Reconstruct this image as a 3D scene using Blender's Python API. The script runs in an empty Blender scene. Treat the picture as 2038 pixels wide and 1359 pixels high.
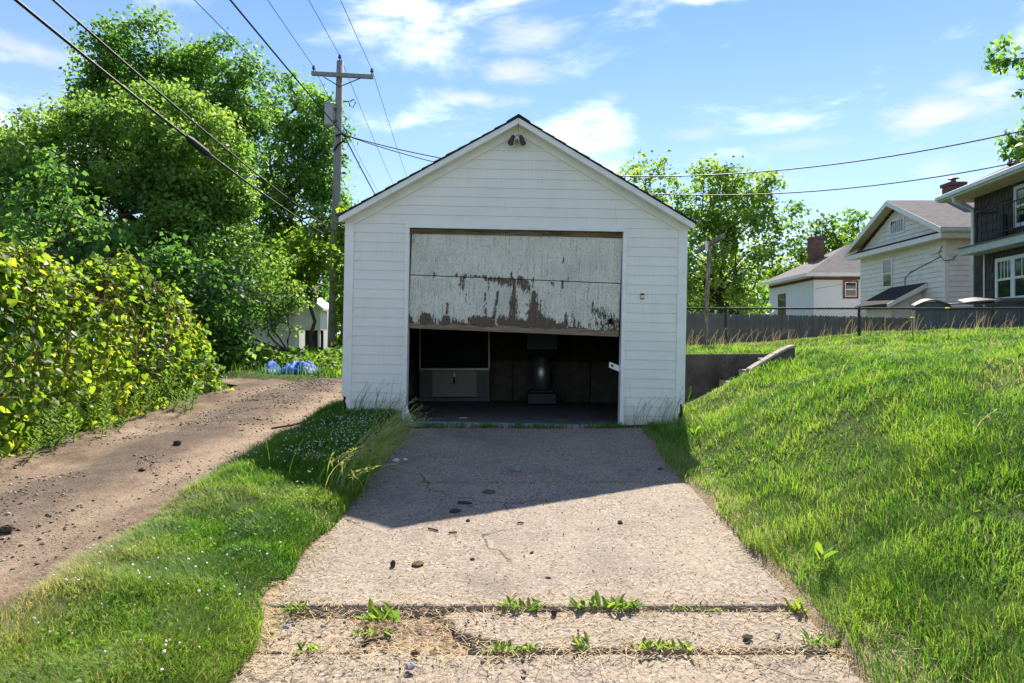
import bpy, math, random
import numpy as np
from mathutils import Vector, Matrix, Quaternion

R = math.radians
random.seed(7)
RNG = np.random.default_rng(11)
scene = bpy.context.scene
COL = scene.collection

# ------------------------------------------------------------------ camera
F = 1359.0            # focal length in photo pixels (24 mm on a 36 mm sensor)
CAMZ = 1.39
cam_d = bpy.data.cameras.new('camera')
cam_d.sensor_width = 36.0
cam_d.lens = 24.0
cam_d.clip_start = 0.05
cam_d.clip_end = 3000.0
cam = bpy.data.objects.new('camera', cam_d)
COL.objects.link(cam)
cam.location = (0, 0, CAMZ)
cam.rotation_euler = (R(90), 0, 0)
scene.camera = cam

# ------------------------------------------------------------------ world, sun, exposure
SUN = Vector((0.79, 3.25, 3.57)).normalized()
EXPOSURE = 2.5
SKY = 0.12
GEN_OFF = 38.8
world = bpy.data.worlds.new('World')
scene.world = world
world.use_nodes = True
wt = world.node_tree
wt.nodes.clear()


def wn(kind, **kw):
    n = wt.nodes.new(kind)
    for k, v in kw.items():
        setattr(n, k, v)
    return n


def wmath(op, a, b=None, c=None):
    n = wn('ShaderNodeMath', operation=op)
    for i, v in enumerate((a, b, c)):
        if v is None:
            continue
        if isinstance(v, (int, float)):
            n.inputs[i].default_value = v
        else:
            wt.links.new(v, n.inputs[i])
    return n.outputs[0]


sky = wn('ShaderNodeTexSky', sky_type='NISHITA')
sky.sun_disc = False
sky.sun_elevation = math.asin(SUN.z)
sky.sun_rotation = math.atan2(SUN.x, SUN.y)
sky.altitude = 100
sky.air_density = 1.0
sky.dust_density = 0.0
sky.ozone_density = 1.6
geo = wn('ShaderNodeTexCoord')
sep = wn('ShaderNodeSeparateXYZ')
wt.links.new(geo.outputs['Generated'], sep.inputs[0])
az = wmath('ARCTAN2', sep.outputs[0], sep.outputs[1])
el = wmath('ARCSINE', sep.outputs[2])
cmb = wn('ShaderNodeCombineXYZ')
wt.links.new(az, cmb.inputs[0])
wt.links.new(wmath('MULTIPLY', el, 2.6), cmb.inputs[1])


def wnoise(scale, detail, rough, dist=0.0, off=0.0):
    n = wn('ShaderNodeTexNoise')
    n.inputs['Scale'].default_value = scale
    n.inputs['Detail'].default_value = detail
    n.inputs['Roughness'].default_value = rough
    n.inputs['Distortion'].default_value = dist
    mp = wn('ShaderNodeMapping')
    mp.inputs['Location'].default_value = (off, off * 0.7, 0)
    wt.links.new(cmb.outputs[0], mp.inputs[0])
    wt.links.new(mp.outputs[0], n.inputs['Vector'])
    return n.outputs['Fac']


nz = wnoise(9.0, 7.0, 0.62, 0.4)
nz2 = wnoise(26.0, 5.0, 0.6, 0.2)
wob = wmath('ADD', wmath('MULTIPLY', nz, 1.9), wmath('MULTIPLY', nz2, 0.55))     # about 0.6 .. 1.9


def cloud(px, py, rx, ry, amt):
    a0 = math.atan2((px - 1019) / F, 1.0)
    d = math.hypot((px - 1019) / F, 1.0)
    e0 = math.atan2((679.5 - py) / F, d)
    da = wmath('DIVIDE', wmath('SUBTRACT', az, a0), rx / F)
    de = wmath('DIVIDE', wmath('SUBTRACT', el, e0), ry / F)
    r2 = wmath('ADD', wmath('MULTIPLY', da, da), wmath('MULTIPLY', de, de))
    g = wmath('SUBTRACT', 1.0, wmath('SQRT', r2))
    v = wmath('ADD', g, wmath('SUBTRACT', wob, 1.45))
    n = wn('ShaderNodeMapRange', interpolation_type='SMOOTHSTEP')
    n.inputs['From Min'].default_value = -0.15
    n.inputs['From Max'].default_value = 0.75
    n.inputs['To Max'].default_value = amt
    wt.links.new(v, n.inputs['Value'])
    return n.outputs[0]


CLOUDS = [(1040, 66, 150, 46, .6), (1020, 142, 170, 30, .75), (935, 196, 120, 26, .9),
          (1860, 226, 150, 38, .95), (70, 100, 110, 36, .62),
          (1222, 196, 40, 22, .35), (1390, 266, 90, 20, .35), (1868, 334, 50, 24, .45), (1905, 166, 40, 26, .45),
          (1600, 285, 110, 20, .25), (330, 60, 90, 30, .2),
          (2500, 260, 220, 60, .8), (-420, 180, 230, 60, .7), (-900, 60, 260, 70, .6)]
tot = None
for c in CLOUDS:
    o = cloud(*c)
    tot = o if tot is None else wmath('MAXIMUM', tot, o)
# extra, brighter clouds added over the whole sky to lift the fill light
gen = wn('ShaderNodeMapRange', interpolation_type='SMOOTHSTEP')
gen.inputs['From Min'].default_value = 0.49
gen.inputs['From Max'].default_value = 0.76
gen.inputs['To Max'].default_value = 0.62
wt.links.new(wnoise(3.4, 7.0, 0.58, 0.3, GEN_OFF), gen.inputs['Value'])
hsv = wn('ShaderNodeHueSaturation')
hsv.inputs['Hue'].default_value = 0.507
hsv.inputs['Saturation'].default_value = 1.27
hsv.inputs['Value'].default_value = 0.262
wt.links.new(sky.outputs[0], hsv.inputs['Color'])
# the pale summer haze that whitens the sky towards the horizon, the same all round
hz = wmath('MULTIPLY', wmath('EXPONENT', wmath('MULTIPLY', wmath('MAXIMUM', el, 0.0), -3.9)), 0.95)
hmix = wn('ShaderNodeMixRGB')
hmix.inputs[2].default_value = (1.38, 1.70, 2.15, 1)
wt.links.new(hz, hmix.inputs[0])
wt.links.new(hsv.outputs[0], hmix.inputs[1])
mix = wn('ShaderNodeMixRGB')
mix.inputs[2].default_value = (1.50, 1.55, 1.70, 1)
wt.links.new(tot, mix.inputs[0])
gmix = wn('ShaderNodeMixRGB')
gmix.inputs[2].default_value = (4.4, 4.15, 3.95, 1)
wt.links.new(gen.outputs[0], gmix.inputs[0])
wt.links.new(hmix.outputs[0], gmix.inputs[1])
wt.links.new(gmix.outputs[0], mix.inputs[1])
bg = wn('ShaderNodeBackground')
bg.inputs[1].default_value = SKY
wo = wn('ShaderNodeOutputWorld')
wt.links.new(mix.outputs[0], bg.inputs[0])
wt.links.new(bg.outputs[0], wo.inputs[0])

sun_d = bpy.data.lights.new('sun', 'SUN')
sun_d.energy = 2.0
sun_d.angle = R(0.5)
sun_d.color = (1.0, 0.93, 0.82)
sun = bpy.data.objects.new('sun', sun_d)
sun.rotation_euler = (-SUN).to_track_quat('-Z', 'Y').to_euler()
sun.location = (6, 20, 30)
COL.objects.link(sun)

scene.render.engine = 'CYCLES'
scene.cycles.max_bounces = 9
scene.cycles.diffuse_bounces = 6
scene.cycles.glossy_bounces = 2
scene.cycles.transmission_bounces = 6
scene.cycles.transparent_max_bounces = 4
vs = scene.view_settings
vs.view_transform = 'Standard'
vs.look = 'None'
vs.gamma = 1.0
vs.exposure = EXPOSURE
vs.use_curve_mapping = False


# ------------------------------------------------------------------ helpers
def W(px, py, y):
    """the place at depth y that the photo shows at pixel (px, py)"""
    return Vector(((px - 1019) / F * y, y, CAMZ - (py - 679.5) / F * y))


ROOTS = {}


def tag(o, label=None, cat=None, group=None, kind=None):
    if label: o['label'] = label
    if cat: o['category'] = cat
    if group: o['group'] = group
    if kind: o['kind'] = kind
    return o


def empty(name, loc, label=None, cat=None, group=None, rot=(0, 0, 0), kind=None):
    o = bpy.data.objects.new(name, None)
    o.empty_display_size = 0.2
    COL.objects.link(o)
    o.location = loc
    o.rotation_euler = rot
    ROOTS[o.name] = Vector(loc)
    return tag(o, label, cat, group, kind)


def link(name, me, parent=None, loc=(0, 0, 0), rot=(0, 0, 0), sc=(1, 1, 1)):
    o = bpy.data.objects.new(name, me)
    COL.objects.link(o)
    o.location = loc
    o.rotation_euler = rot
    o.scale = sc
    if parent is not None:
        o.parent = parent
    return o


def root_of(o):
    while o.parent is not None:
        o = o.parent
    return o


def np_mesh(name, V, loops, sizes, mat=None, smooth=False, attrs=None):
    me = bpy.data.meshes.new(name)
    V = np.asarray(V, dtype=np.float32)
    loops = np.asarray(loops, dtype=np.int32)
    sizes = np.asarray(sizes, dtype=np.int32)
    me.vertices.add(len(V))
    me.vertices.foreach_set('co', V.ravel())
    me.loops.add(len(loops))
    me.loops.foreach_set('vertex_index', loops)
    me.polygons.add(len(sizes))
    starts = np.zeros(len(sizes), dtype=np.int32)
    np.cumsum(sizes[:-1], out=starts[1:])
    me.polygons.foreach_set('loop_start', starts)
    me.polygons.foreach_set('loop_total', sizes)
    if smooth:
        me.polygons.foreach_set('use_smooth', np.ones(len(sizes), dtype=bool))
    for k, a in (attrs or {}).items():
        at = me.attributes.new(k, 'FLOAT', 'POINT')
        at.data.foreach_set('value', np.asarray(a, dtype=np.float32))
    me.update(calc_edges=True)
    if mat: me.materials.append(mat)
    return me


class MB:
    def __init__(self):
        self.v = []
        self.f = []

    def add(self, vs_, fs):
        n = len(self.v)
        self.v += [tuple(p) for p in vs_]
        self.f += [tuple(i + n for i in f) for f in fs]
        return self

    def box(self, x0, y0, z0, x1, y1, z1):
        return self.add([(x0, y0, z0), (x1, y0, z0), (x1, y1, z0), (x0, y1, z0), (x0, y0, z1), (x1, y0, z1), (x1, y1, z1), (x0, y1, z1)],
                        [(0, 3, 2, 1), (4, 5, 6, 7), (0, 1, 5, 4), (1, 2, 6, 5), (2, 3, 7, 6), (3, 0, 4, 7)])

    def prism(self, poly, y0, y1):
        """poly: (x, z) points counter-clockwise seen from -y; extruded from y0 to y1"""
        n = len(poly)
        vs_ = [(x, y0, z) for x, z in poly] + [(x, y1, z) for x, z in poly]
        fs = [tuple(range(n)), tuple(range(2 * n - 1, n - 1, -1))]
        fs += [((i + 1) % n, i, i + n, (i + 1) % n + n) for i in range(n)]
        return self.add(vs_, fs)

    def slab(self, poly, z0, z1):
        """poly: (x, y) points counter-clockwise from above"""
        n = len(poly)
        vs_ = [(x, y, z0) for x, y in poly] + [(x, y, z1) for x, y in poly]
        fs = [tuple(range(n - 1, -1, -1)), tuple(range(n, 2 * n))]
        fs += [(i, (i + 1) % n, (i + 1) % n + n, i + n) for i in range(n)]
        return self.add(vs_, fs)

    def hexa(self, b, t):
        """four bottom points (ccw from above), four top points"""
        return self.add(list(b) + list(t), [(0, 3, 2, 1), (4, 5, 6, 7), (0, 1, 5, 4), (1, 2, 6, 5), (2, 3, 7, 6), (3, 0, 4, 7)])

    def tube(self, pts, rad, sides=6, cap=True):
        pts = [Vector(p) for p in pts]
        if isinstance(rad, (int, float)): rad = [rad] * len(pts)
        ref = Vector((0, 0, 1))
        rings = []
        vs_ = []
        for i, p in enumerate(pts):
            d = (pts[min(i + 1, len(pts) - 1)] - pts[max(i - 1, 0)])
            if d.length < 1e-9: d = Vector((0, 0, 1))
            d.normalize()
            r = ref if abs(d.dot(ref)) < 0.95 else Vector((1, 0, 0))
            u = d.cross(r).normalized()
            w = d.cross(u)
            for k in range(sides):
                a = 2 * math.pi * k / sides
                vs_.append(p + (u * math.cos(a) + w * math.sin(a)) * rad[i])
        fs = []
        for i in range(len(pts) - 1):
            for k in range(sides):
                a, b = i * sides + k, i * sides + (k + 1) % sides
                fs.append((a, b, b + sides, a + sides))
        if cap:
            fs.append(tuple(range(sides - 1, -1, -1)))
            m = (len(pts) - 1) * sides
            fs.append(tuple(range(m, m + sides)))
        return self.add(vs_, fs)

    def mesh(self, name, mat, smooth=False):
        me = bpy.data.meshes.new(name)
        me.from_pydata([tuple(p) for p in self.v], [], self.f)
        me.update()
        if smooth:
            me.polygons.foreach_set('use_smooth', [True] * len(me.polygons))
        if mat: me.materials.append(mat)
        return me

    def build(self, name, mat, parent=None, world=True, smooth=False, bevel=0.0, seg=1):
        """world=True: the points are world points; they are moved into the parent's frame (unrotated parents)"""
        if parent is not None and world:
            off = ROOTS.get(root_of(parent).name, Vector((0, 0, 0)))
            self.v = [(p[0] - off.x, p[1] - off.y, p[2] - off.z) for p in self.v]
        me = self.mesh(name, mat, smooth)
        o = link(name, me, parent)
        if bevel > 0:
            b = o.modifiers.new('bevel', 'BEVEL')
            b.width = bevel
            b.segments = seg
            b.limit_method = 'ANGLE'
        return o


def single(name, mb, mat, label, cat, loc, group=None, smooth=False, bevel=0, kind=None, rot=(0, 0, 0)):
    """a thing that is one mesh; mb's points are local to loc"""
    o = mb.build(name, mat, None, smooth=smooth, bevel=bevel)
    o.location = loc
    o.rotation_euler = rot
    return tag(o, label, cat, group, kind)


# value noise for geometry
_H = RNG.random((256, 256)).astype(np.float64)


def vnoise(x, y, s=1.0, seed=0):
    x = np.asarray(x, dtype=np.float64) * s + seed * 17.31 + 1000.0
    y = np.asarray(y, dtype=np.float64) * s + seed * 9.73 + 1000.0
    xi, yi = np.floor(x).astype(int), np.floor(y).astype(int)
    fx, fy = x - xi, y - yi
    fx, fy = fx * fx * (3 - 2 * fx), fy * fy * (3 - 2 * fy)
    a = _H[xi % 256, yi % 256]; b = _H[(xi + 1) % 256, yi % 256]
    c = _H[xi % 256, (yi + 1) % 256]; d = _H[(xi + 1) % 256, (yi + 1) % 256]
    return (a * (1 - fx) + b * fx) * (1 - fy) + (c * (1 - fx) + d * fx) * fy


def fbm(x, y, s=1.0, seed=0, oct_=4):
    t, a, n = 0, 0.5, 0
    for i in range(oct_):
        t = t + a * vnoise(x, y, s * 2 ** i, seed + i)
        n += a
        a *= 0.5
    return t / n


def sstep(a, b, x):
    t = np.clip((np.asarray(x, dtype=np.float64) - a) / (b - a), 0, 1)
    return t * t * (3 - 2 * t)


def softmin(a, b, k=0.12):
    h = np.clip(0.5 + 0.5 * (b - a) / k, 0, 1)
    return b * (1 - h) + a * h - k * h * (1 - h)


# ------------------------------------------------------------------ materials
class NT:
    def __init__(self, name):
        self.m = bpy.data.materials.new(name)
        self.m.use_nodes = True
        self.t = self.m.node_tree
        self.b = self.t.nodes['Principled BSDF']
        self.out = self.t.nodes['Material Output']
        self.tc = self.t.nodes.new('ShaderNodeTexCoord')

    def n(self, kind, **kw):
        n = self.t.nodes.new(kind)
        for k, v in kw.items(): setattr(n, k, v)
        return n

    def set(self, sock, v):
        if isinstance(v, bpy.types.NodeSocket): self.t.links.new(v, sock)
        elif isinstance(v, tuple) and len(v) == 3: sock.default_value = (*v, 1)
        else: sock.default_value = v

    def coords(self, scale=(1, 1, 1), rot=(0, 0, 0)):
        mp = self.n('ShaderNodeMapping')
        mp.inputs['Scale'].default_value = scale
        mp.inputs['Rotation'].default_value = rot
        self.t.links.new(self.tc.outputs['Object'], mp.inputs[0])
        return mp.outputs[0]

    def noise(self, scale, detail=4, rough=0.55, vec=None, dist=0.0):
        n = self.n('ShaderNodeTexNoise')
        n.inputs['Scale'].default_value = scale
        n.inputs['Detail'].default_value = detail
        n.inputs['Roughness'].default_value = rough
        n.inputs['Distortion'].default_value = dist
        self.t.links.new(vec or self.tc.outputs['Object'], n.inputs['Vector'])
        return n.outputs['Fac']

    def vor(self, scale, feature='F1', vec=None, out='Distance', rand=1.0):
        n = self.n('ShaderNodeTexVoronoi', feature=feature)
        n.inputs['Scale'].default_value = scale
        n.inputs['Randomness'].default_value = rand
        self.t.links.new(vec or self.tc.outputs['Object'], n.inputs['Vector'])
        return n.outputs[out]

    def ramp(self, fac, stops, interp='LINEAR'):
        n = self.n('ShaderNodeValToRGB')
        n.color_ramp.interpolation = interp
        e = n.color_ramp.elements
        while len(e) < len(stops): e.new(0.5)
        for i, (p, c) in enumerate(stops):
            e[i].position = p
            e[i].color = (*c, 1) if len(c) == 3 else c
        self.set(n.inputs[0], fac)
        return n.outputs[0]

    def mix(self, fac, a, b, mode='MIX'):
        n = self.n('ShaderNodeMixRGB', blend_type=mode)
        self.set(n.inputs[0], fac); self.set(n.inputs[1], a); self.set(n.inputs[2], b)
        return n.outputs[0]

    def math(self, op, a, b=0.0, clamp=False):
        n = self.n('ShaderNodeMath', operation=op)
        n.use_clamp = clamp
        self.set(n.inputs[0], a); self.set(n.inputs[1], b)
        return n.outputs[0]

    def rng(self, v, a, b, c=0.0, d=1.0):
        n = self.n('ShaderNodeMapRange')
        self.set(n.inputs['Value'], v)
        for k, x in (('From Min', a), ('From Max', b), ('To Min', c), ('To Max', d)): n.inputs[k].default_value = x
        return n.outputs[0]

    def attr(self, name):
        n = self.n('ShaderNodeAttribute')
        n.attribute_name = name
        return n.outputs['Fac']

    def rand(self):
        return self.n('ShaderNodeObjectInfo').outputs['Random']

    def bump(self, h, strength=0.3, dist=0.01):
        n = self.n('ShaderNodeBump')
        n.inputs['Strength'].default_value = strength
        n.inputs['Distance'].default_value = dist
        self.set(n.inputs['Height'], h)
        self.t.links.new(n.outputs[0], self.b.inputs['Normal'])

    def done(self, col, rough=0.8, spec=0.3, metal=0.0):
        self.set(self.b.inputs['Base Color'], col)
        self.set(self.b.inputs['Roughness'], rough)
        self.b.inputs['Specular IOR Level'].default_value = spec
        self.b.inputs['Metallic'].default_value = metal
        return self.m


def plain(name, col, rough=0.7, spec=0.3, metal=0.0, var=0.12, scale=6.0, bump=0.0, bscale=60):
    t = NT(name)
    f = t.rng(t.noise(scale, 5, 0.6), 0.3, 0.7, 1 - var, 1 + var)
    c = t.n('ShaderNodeVectorMath', operation='SCALE')
    c.inputs[0].default_value = col
    t.set(c.inputs['Scale'], f)
    if bump: t.bump(t.noise(bscale, 4, 0.6), bump, 0.01)
    return t.done(c.outputs[0], rough, spec, metal)


def leaf_mat(name, stops, trans=0.45, rough=0.45, spec=0.2, boost=1.25, attr='tint'):
    """thin leaves: half reflecting, half letting the light through"""
    t = NT(name)
    col = t.ramp(t.attr(attr), stops)
    t.done(col, rough, spec)
    tr = t.n('ShaderNodeBsdfTranslucent')
    c2 = t.mix(1.0, col, (boost * 1.08, boost * 1.1, boost * 0.6), 'MULTIPLY')
    t.set(tr.inputs[0], c2)
    ms = t.n('ShaderNodeMixShader')
    ms.inputs[0].default_value = trans
    t.t.links.new(t.b.outputs[0], ms.inputs[1])
    t.t.links.new(tr.outputs[0], ms.inputs[2])
    t.t.links.new(ms.outputs[0], t.out.inputs[0])
    return t.m


M = {}
# white painted clapboard
t = NT('white_siding')
big = t.noise(1.7, 4, 0.6)
fine = t.noise(22, 5, 0.7, t.coords((0.3, 1, 2.5)))
c = t.mix(t.rng(big, 0.35, 0.7), (0.79, 0.775, 0.70), (0.85, 0.83, 0.755))
c = t.mix(t.rng(fine, 0.62, 0.8, 0, 0.35), c, (0.55, 0.53, 0.47))
spot = t.noise(70, 2, 0.5)
c = t.mix(t.rng(spot, 0.74, 0.78, 0, 0.5), c, (0.30, 0.28, 0.24))
sz_ = t.n('ShaderNodeSeparateXYZ')
t.t.links.new(t.tc.outputs['Object'], sz_.inputs[0])
gr_ = t.math('ADD', t.rng(sz_.outputs[2], 0.42, 0.0, -0.15, 0.42), t.math('MULTIPLY', t.math('SUBTRACT', t.noise(7, 6, 0.7, t.coords((1, 1, .5))), 0.5), 1.1))
c = t.mix(t.rng(gr_, 0.08, 0.55, 0, 0.75), c, (0.33, 0.29, 0.21))
run = t.noise(4, 5, 0.7, t.coords((9, 1, 0.5)))
c = t.mix(t.rng(run, 0.54, 0.75, 0, 0.36), c, (0.52, 0.50, 0.43))
rnd = t.rand()
c = t.mix(t.rng(rnd, 0, 1, 0, 0.13), c, (0.60, 0.62, 0.60))
t.bump(t.noise(40, 3, 0.5, t.coords((0.15, 1, 3))), 0.08, 0.004)
M['siding'] = t.done(c, 0.5, 0.35)
M['trim'] = plain('white_trim', (0.81, 0.81, 0.76), 0.5, 0.35, var=0.07, scale=5, bump=0.05)
M['trim_blue'] = plain('pale_blue_trim', (0.60, 0.70, 0.72), 0.5, 0.35, var=0.07, scale=5, bump=0.05)
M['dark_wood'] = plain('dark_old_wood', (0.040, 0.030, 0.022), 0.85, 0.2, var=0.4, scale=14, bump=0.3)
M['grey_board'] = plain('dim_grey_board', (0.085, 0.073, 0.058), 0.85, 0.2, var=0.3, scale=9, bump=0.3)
# header timber
t = NT('weathered_timber')
g = t.noise(3, 6, 0.7, t.coords((1.2, 9, 26)), 0.8)
c = t.ramp(g, [(0.3, (0.035, 0.026, 0.017)), (0.5, (0.13, 0.095, 0.055)), (0.66, (0.30, 0.25, 0.16)), (0.8, (0.42, 0.38, 0.28))])
t.bump(g, 0.5, 0.01)
M['timber'] = t.done(c, 0.85, 0.15)
# old grey posts
t = NT('grey_weathered_wood')
g = t.noise(3, 6, 0.7, t.coords((22, 22, 1.1)), 0.6)
c = t.ramp(g, [(0.28, (0.12, 0.108, 0.097)), (0.5, (0.28, 0.265, 0.25)), (0.75, (0.43, 0.41, 0.385))])
t.bump(g, 0.5, 0.01)
M['pole'] = t.done(c, 0.85, 0.15)
t = NT('peeling_post_wood')
g = t.noise(4, 6, 0.75, t.coords((12, 12, 1.6)), 0.6)
c = t.ramp(g, [(0.3, (0.09, 0.06, 0.042)), (0.5, (0.20, 0.15, 0.11)), (0.58, (0.42, 0.38, 0.33)), (0.8, (0.50, 0.47, 0.42))])
t.bump(g, 0.5, 0.01)
M['post_wood'] = t.done(c, 0.85, 0.15)
# pickets
t = NT('weathered_picket')
g = t.noise(3, 6, 0.7, t.coords((30, 30, 1.4)), 0.5)
c = t.ramp(g, [(0.3, (0.12, 0.105, 0.09)), (0.55, (0.27, 0.245, 0.215)), (0.8, (0.41, 0.38, 0.34))])
c = t.mix(t.rng(t.rand(), 0, 1, 0, 0.55), c, (0.13, 0.12, 0.11))
t.bump(g, 0.4, 0.01)
M['picket'] = t.done(c, 0.9, 0.15)
# shingles
t = NT('roof_shingle')
g = t.noise(60, 3, 0.6)
c = t.ramp(g, [(0.3, (0.022, 0.022, 0.025)), (0.7, (0.065, 0.06, 0.06))])
t.bump(g, 0.4, 0.01)
M['shingle'] = t.done(c, 0.95, 0.15)
t = NT('grey_brown_roofing')
br = t.n('ShaderNodeTexBrick')
br.inputs['Scale'].default_value = 1.0
br.inputs['Brick Width'].default_value = 0.3
br.inputs['Row Height'].default_value = 0.14
br.inputs['Mortar Size'].default_value = 0.008
br.inputs['Color1'].default_value = (0.175, 0.165, 0.165, 1)
br.inputs['Color2'].default_value = (0.12, 0.105, 0.105, 1)
br.inputs['Mortar'].default_value = (0.05, 0.045, 0.045, 1)
t.t.links.new(t.tc.outputs['Object'], br.inputs['Vector'])
c = t.mix(t.rng(t.noise(8, 4, 0.6), 0.3, 0.7, 0.0, 0.6), br.outputs['Color'], (0.205, 0.19, 0.185))
t.bump(t.noise(50, 3, 0.6), 0.4, 0.02)
M['roofing'] = t.done(c, 0.95, 0.15)
# bricks of the chimneys
t = NT('chimney_brick')
mp = t.coords((1, 1, 1), (R(90), 0, 0))
br = t.n('ShaderNodeTexBrick')
br.inputs['Scale'].default_value = 1.0
br.inputs['Brick Width'].default_value = 0.22
br.inputs['Row Height'].default_value = 0.075
br.inputs['Mortar Size'].default_value = 0.009
br.inputs['Color1'].default_value = (0.16, 0.06, 0.045, 1)
br.inputs['Color2'].default_value = (0.09, 0.035, 0.03, 1)
br.inputs['Mortar'].default_value = (0.2, 0.17, 0.15, 1)
t.t.links.new(mp, br.inputs['Vector'])
M['brick'] = t.done(br.outputs['Color'], 0.9, 0.15)
M['brown_trim'] = plain('brown_trim', (0.13, 0.045, 0.03), 0.6, 0.3)
M['black'] = plain('black_metal', (0.015, 0.015, 0.017), 0.5, 0.4)
M['galv'] = plain('galvanised_metal', (0.10, 0.095, 0.085), 0.55, 0.5, 0.35, var=0.3, scale=12)
M['rail'] = plain('rusty_fence_rail', (0.060, 0.050, 0.040), 0.7, 0.4, 0.2, var=0.4, scale=9)
M['wire'] = plain('wire_black', (0.02, 0.02, 0.022), 0.6, 0.3)
M['ceramic'] = plain('grey_insulator', (0.05, 0.05, 0.055), 0.35, 0.5)
M['transformer'] = plain('grey_painted_steel', (0.38, 0.39, 0.40), 0.5, 0.4, var=0.08)
M['screen'] = plain('dark_screen', (0.006, 0.0065, 0.008), 0.55, 0.1)
M['console'] = plain('grey_console_plastic', (0.30, 0.27, 0.215), 0.6, 0.3)
M['console_dark'] = plain('dim_console_plastic', (0.14, 0.13, 0.11), 0.6, 0.3)
M['frame_metal'] = plain('dull_metal_frame', (0.50, 0.43, 0.33), 0.45, 0.5, 0.3)
M['steel'] = plain('shiny_steel', (0.55, 0.52, 0.45), 0.42, 0.5, 0.9, var=0.1)
M['machine'] = plain('machine_green_black', (0.016, 0.021, 0.02), 0.5, 0.4)
M['brass'] = plain('brass', (0.45, 0.36, 0.18), 0.4, 0.5, 0.6)
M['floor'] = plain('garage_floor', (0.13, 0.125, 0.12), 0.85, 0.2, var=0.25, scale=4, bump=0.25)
M['apron'] = plain('old_apron', (0.30, 0.28, 0.26), 0.9, 0.2, var=0.3, scale=10, bump=0.5)
M['lamp_grey'] = plain('lamp_grey', (0.045, 0.05, 0.055), 0.4, 0.5)
M['paper'] = plain('pale_scrap', (0.75, 0.70, 0.55), 0.8, 0.2)
M['dumpster'] = plain('grey_green_steel', (0.10, 0.12, 0.125), 0.6, 0.4, var=0.2, scale=4)
M['lid'] = plain('black_plastic_lid', (0.045, 0.045, 0.048), 0.42, 0.45, var=0.15)
M['stucco'] = plain('white_stucco', (0.66, 0.69, 0.72), 0.8, 0.2, var=0.06, scale=9, bump=0.3, bscale=30)
M['white_board'] = plain('old_white_board', (0.74, 0.715, 0.67), 0.55, 0.3, var=0.08, scale=4)
M['cream'] = plain('cream_soffit', (0.62, 0.56, 0.42), 0.7, 0.2, var=0.12)
M['grey_green_paint'] = plain('pale_green_paint', (0.42, 0.50, 0.47), 0.55, 0.3, var=0.12)
M['glass'] = plain('dark_glass', (0.018, 0.022, 0.024), 0.06, 0.8, var=0.3, scale=2)
M['curtain'] = plain('pale_curtain', (0.45, 0.44, 0.38), 0.9, 0.1)
M['bark'] = plain('bark', (0.085, 0.066, 0.05), 0.95, 0.1, var=0.4, scale=10, bump=0.6, bscale=30)
M['vine_stem'] = plain('vine_stem', (0.16, 0.09, 0.05), 0.9, 0.1)
M['yellow'] = plain('dandelion_yellow', (0.75, 0.60, 0.02), 0.8, 0.1)
M['stem'] = plain('green_stem', (0.12, 0.19, 0.04), 0.7, 0.2)
M['clover'] = plain('clover_white', (0.68, 0.64, 0.58), 0.9, 0.1, var=0.2, scale=30)
M['clod'] = plain('dark_clod', (0.065, 0.052, 0.042), 0.95, 0.1, var=0.4, scale=40, bump=0.6)
M['brown_clod'] = plain('brown_clod', (0.13, 0.085, 0.055), 0.95, 0.1, var=0.4, scale=40, bump=0.6)
M['grey_stone'] = plain('grey_stone', (0.25, 0.25, 0.26), 0.85, 0.2, var=0.3, scale=25, bump=0.4)
M['white_stone'] = plain('white_stone', (0.62, 0.62, 0.64), 0.85, 0.2, var=0.2, scale=25, bump=0.4)
M['pink'] = plain('red_pink_plastic', (0.45, 0.03, 0.10), 0.5, 0.4)
# dark shakes of the house at the right
t = NT('dark_brown_shake')
g = t.noise(3, 5, 0.7, t.coords((40, 40, 1.6)), 0.4)
c = t.ramp(g, [(0.3, (0.032, 0.027, 0.026)), (0.7, (0.085, 0.074, 0.070))])
c = t.mix(t.rng(t.rand(), 0, 1, 0, 0.6), c, (0.10, 0.088, 0.084))
t.bump(g, 0.5, 0.02)
M['shake'] = t.done(c, 0.8, 0.25)
# concrete of the retaining wall
t = NT('old_dark_concrete')
n1 = t.noise(3.0, 6, 0.7)
n2 = t.noise(55, 3, 0.6)
c = t.ramp(n1, [(0.3, (0.055, 0.047, 0.04)), (0.55, (0.115, 0.102, 0.087)), (0.8, (0.21, 0.19, 0.165))])
c = t.mix(t.rng(n2, 0.62, 0.72, 0, 0.6), c, (0.27, 0.25, 0.22))
t.bump(n2, 0.7, 0.012)
M['concrete_wall'] = t.done(c, 0.95, 0.1)
M['cap'] = plain('pale_concrete', (0.34, 0.31, 0.26), 0.95, 0.1, var=0.25, scale=12, bump=0.6)

# driveway: old weathered concrete with its fine stones showing
t = NT('aggregate_concrete')
VS = 98
cell = t.vor(VS, out='Color')
sx = t.n('ShaderNodeSeparateColor')
t.t.links.new(cell, sx.inputs[0])
hue = t.ramp(sx.outputs[1], [(0, (1.12, 0.95, 0.92)), (0.3, (1.06, 1.0, 0.86)), (0.6, (1.0, 1.0, 0.98)), (1, (0.93, 0.98, 1.06))])
stone = t.ramp(sx.outputs[0], [(0.0, (0.06, 0.05, 0.042)), (0.12, (0.19, 0.155, 0.125)), (0.45, (0.32, 0.265, 0.21)), (0.75, (0.40, 0.335, 0.27)), (0.90, (0.28, 0.265, 0.26)), (1.0, (0.60, 0.56, 0.51))])
stone = t.mix(0.6, stone, hue, 'MULTIPLY')
edge = t.vor(VS, 'DISTANCE_TO_EDGE')
c = t.mix(t.rng(edge, 0.0, 0.14, 0.55, 0.0), stone, (0.22, 0.18, 0.14))
grit = t.noise(260, 3, 0.6)
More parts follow.
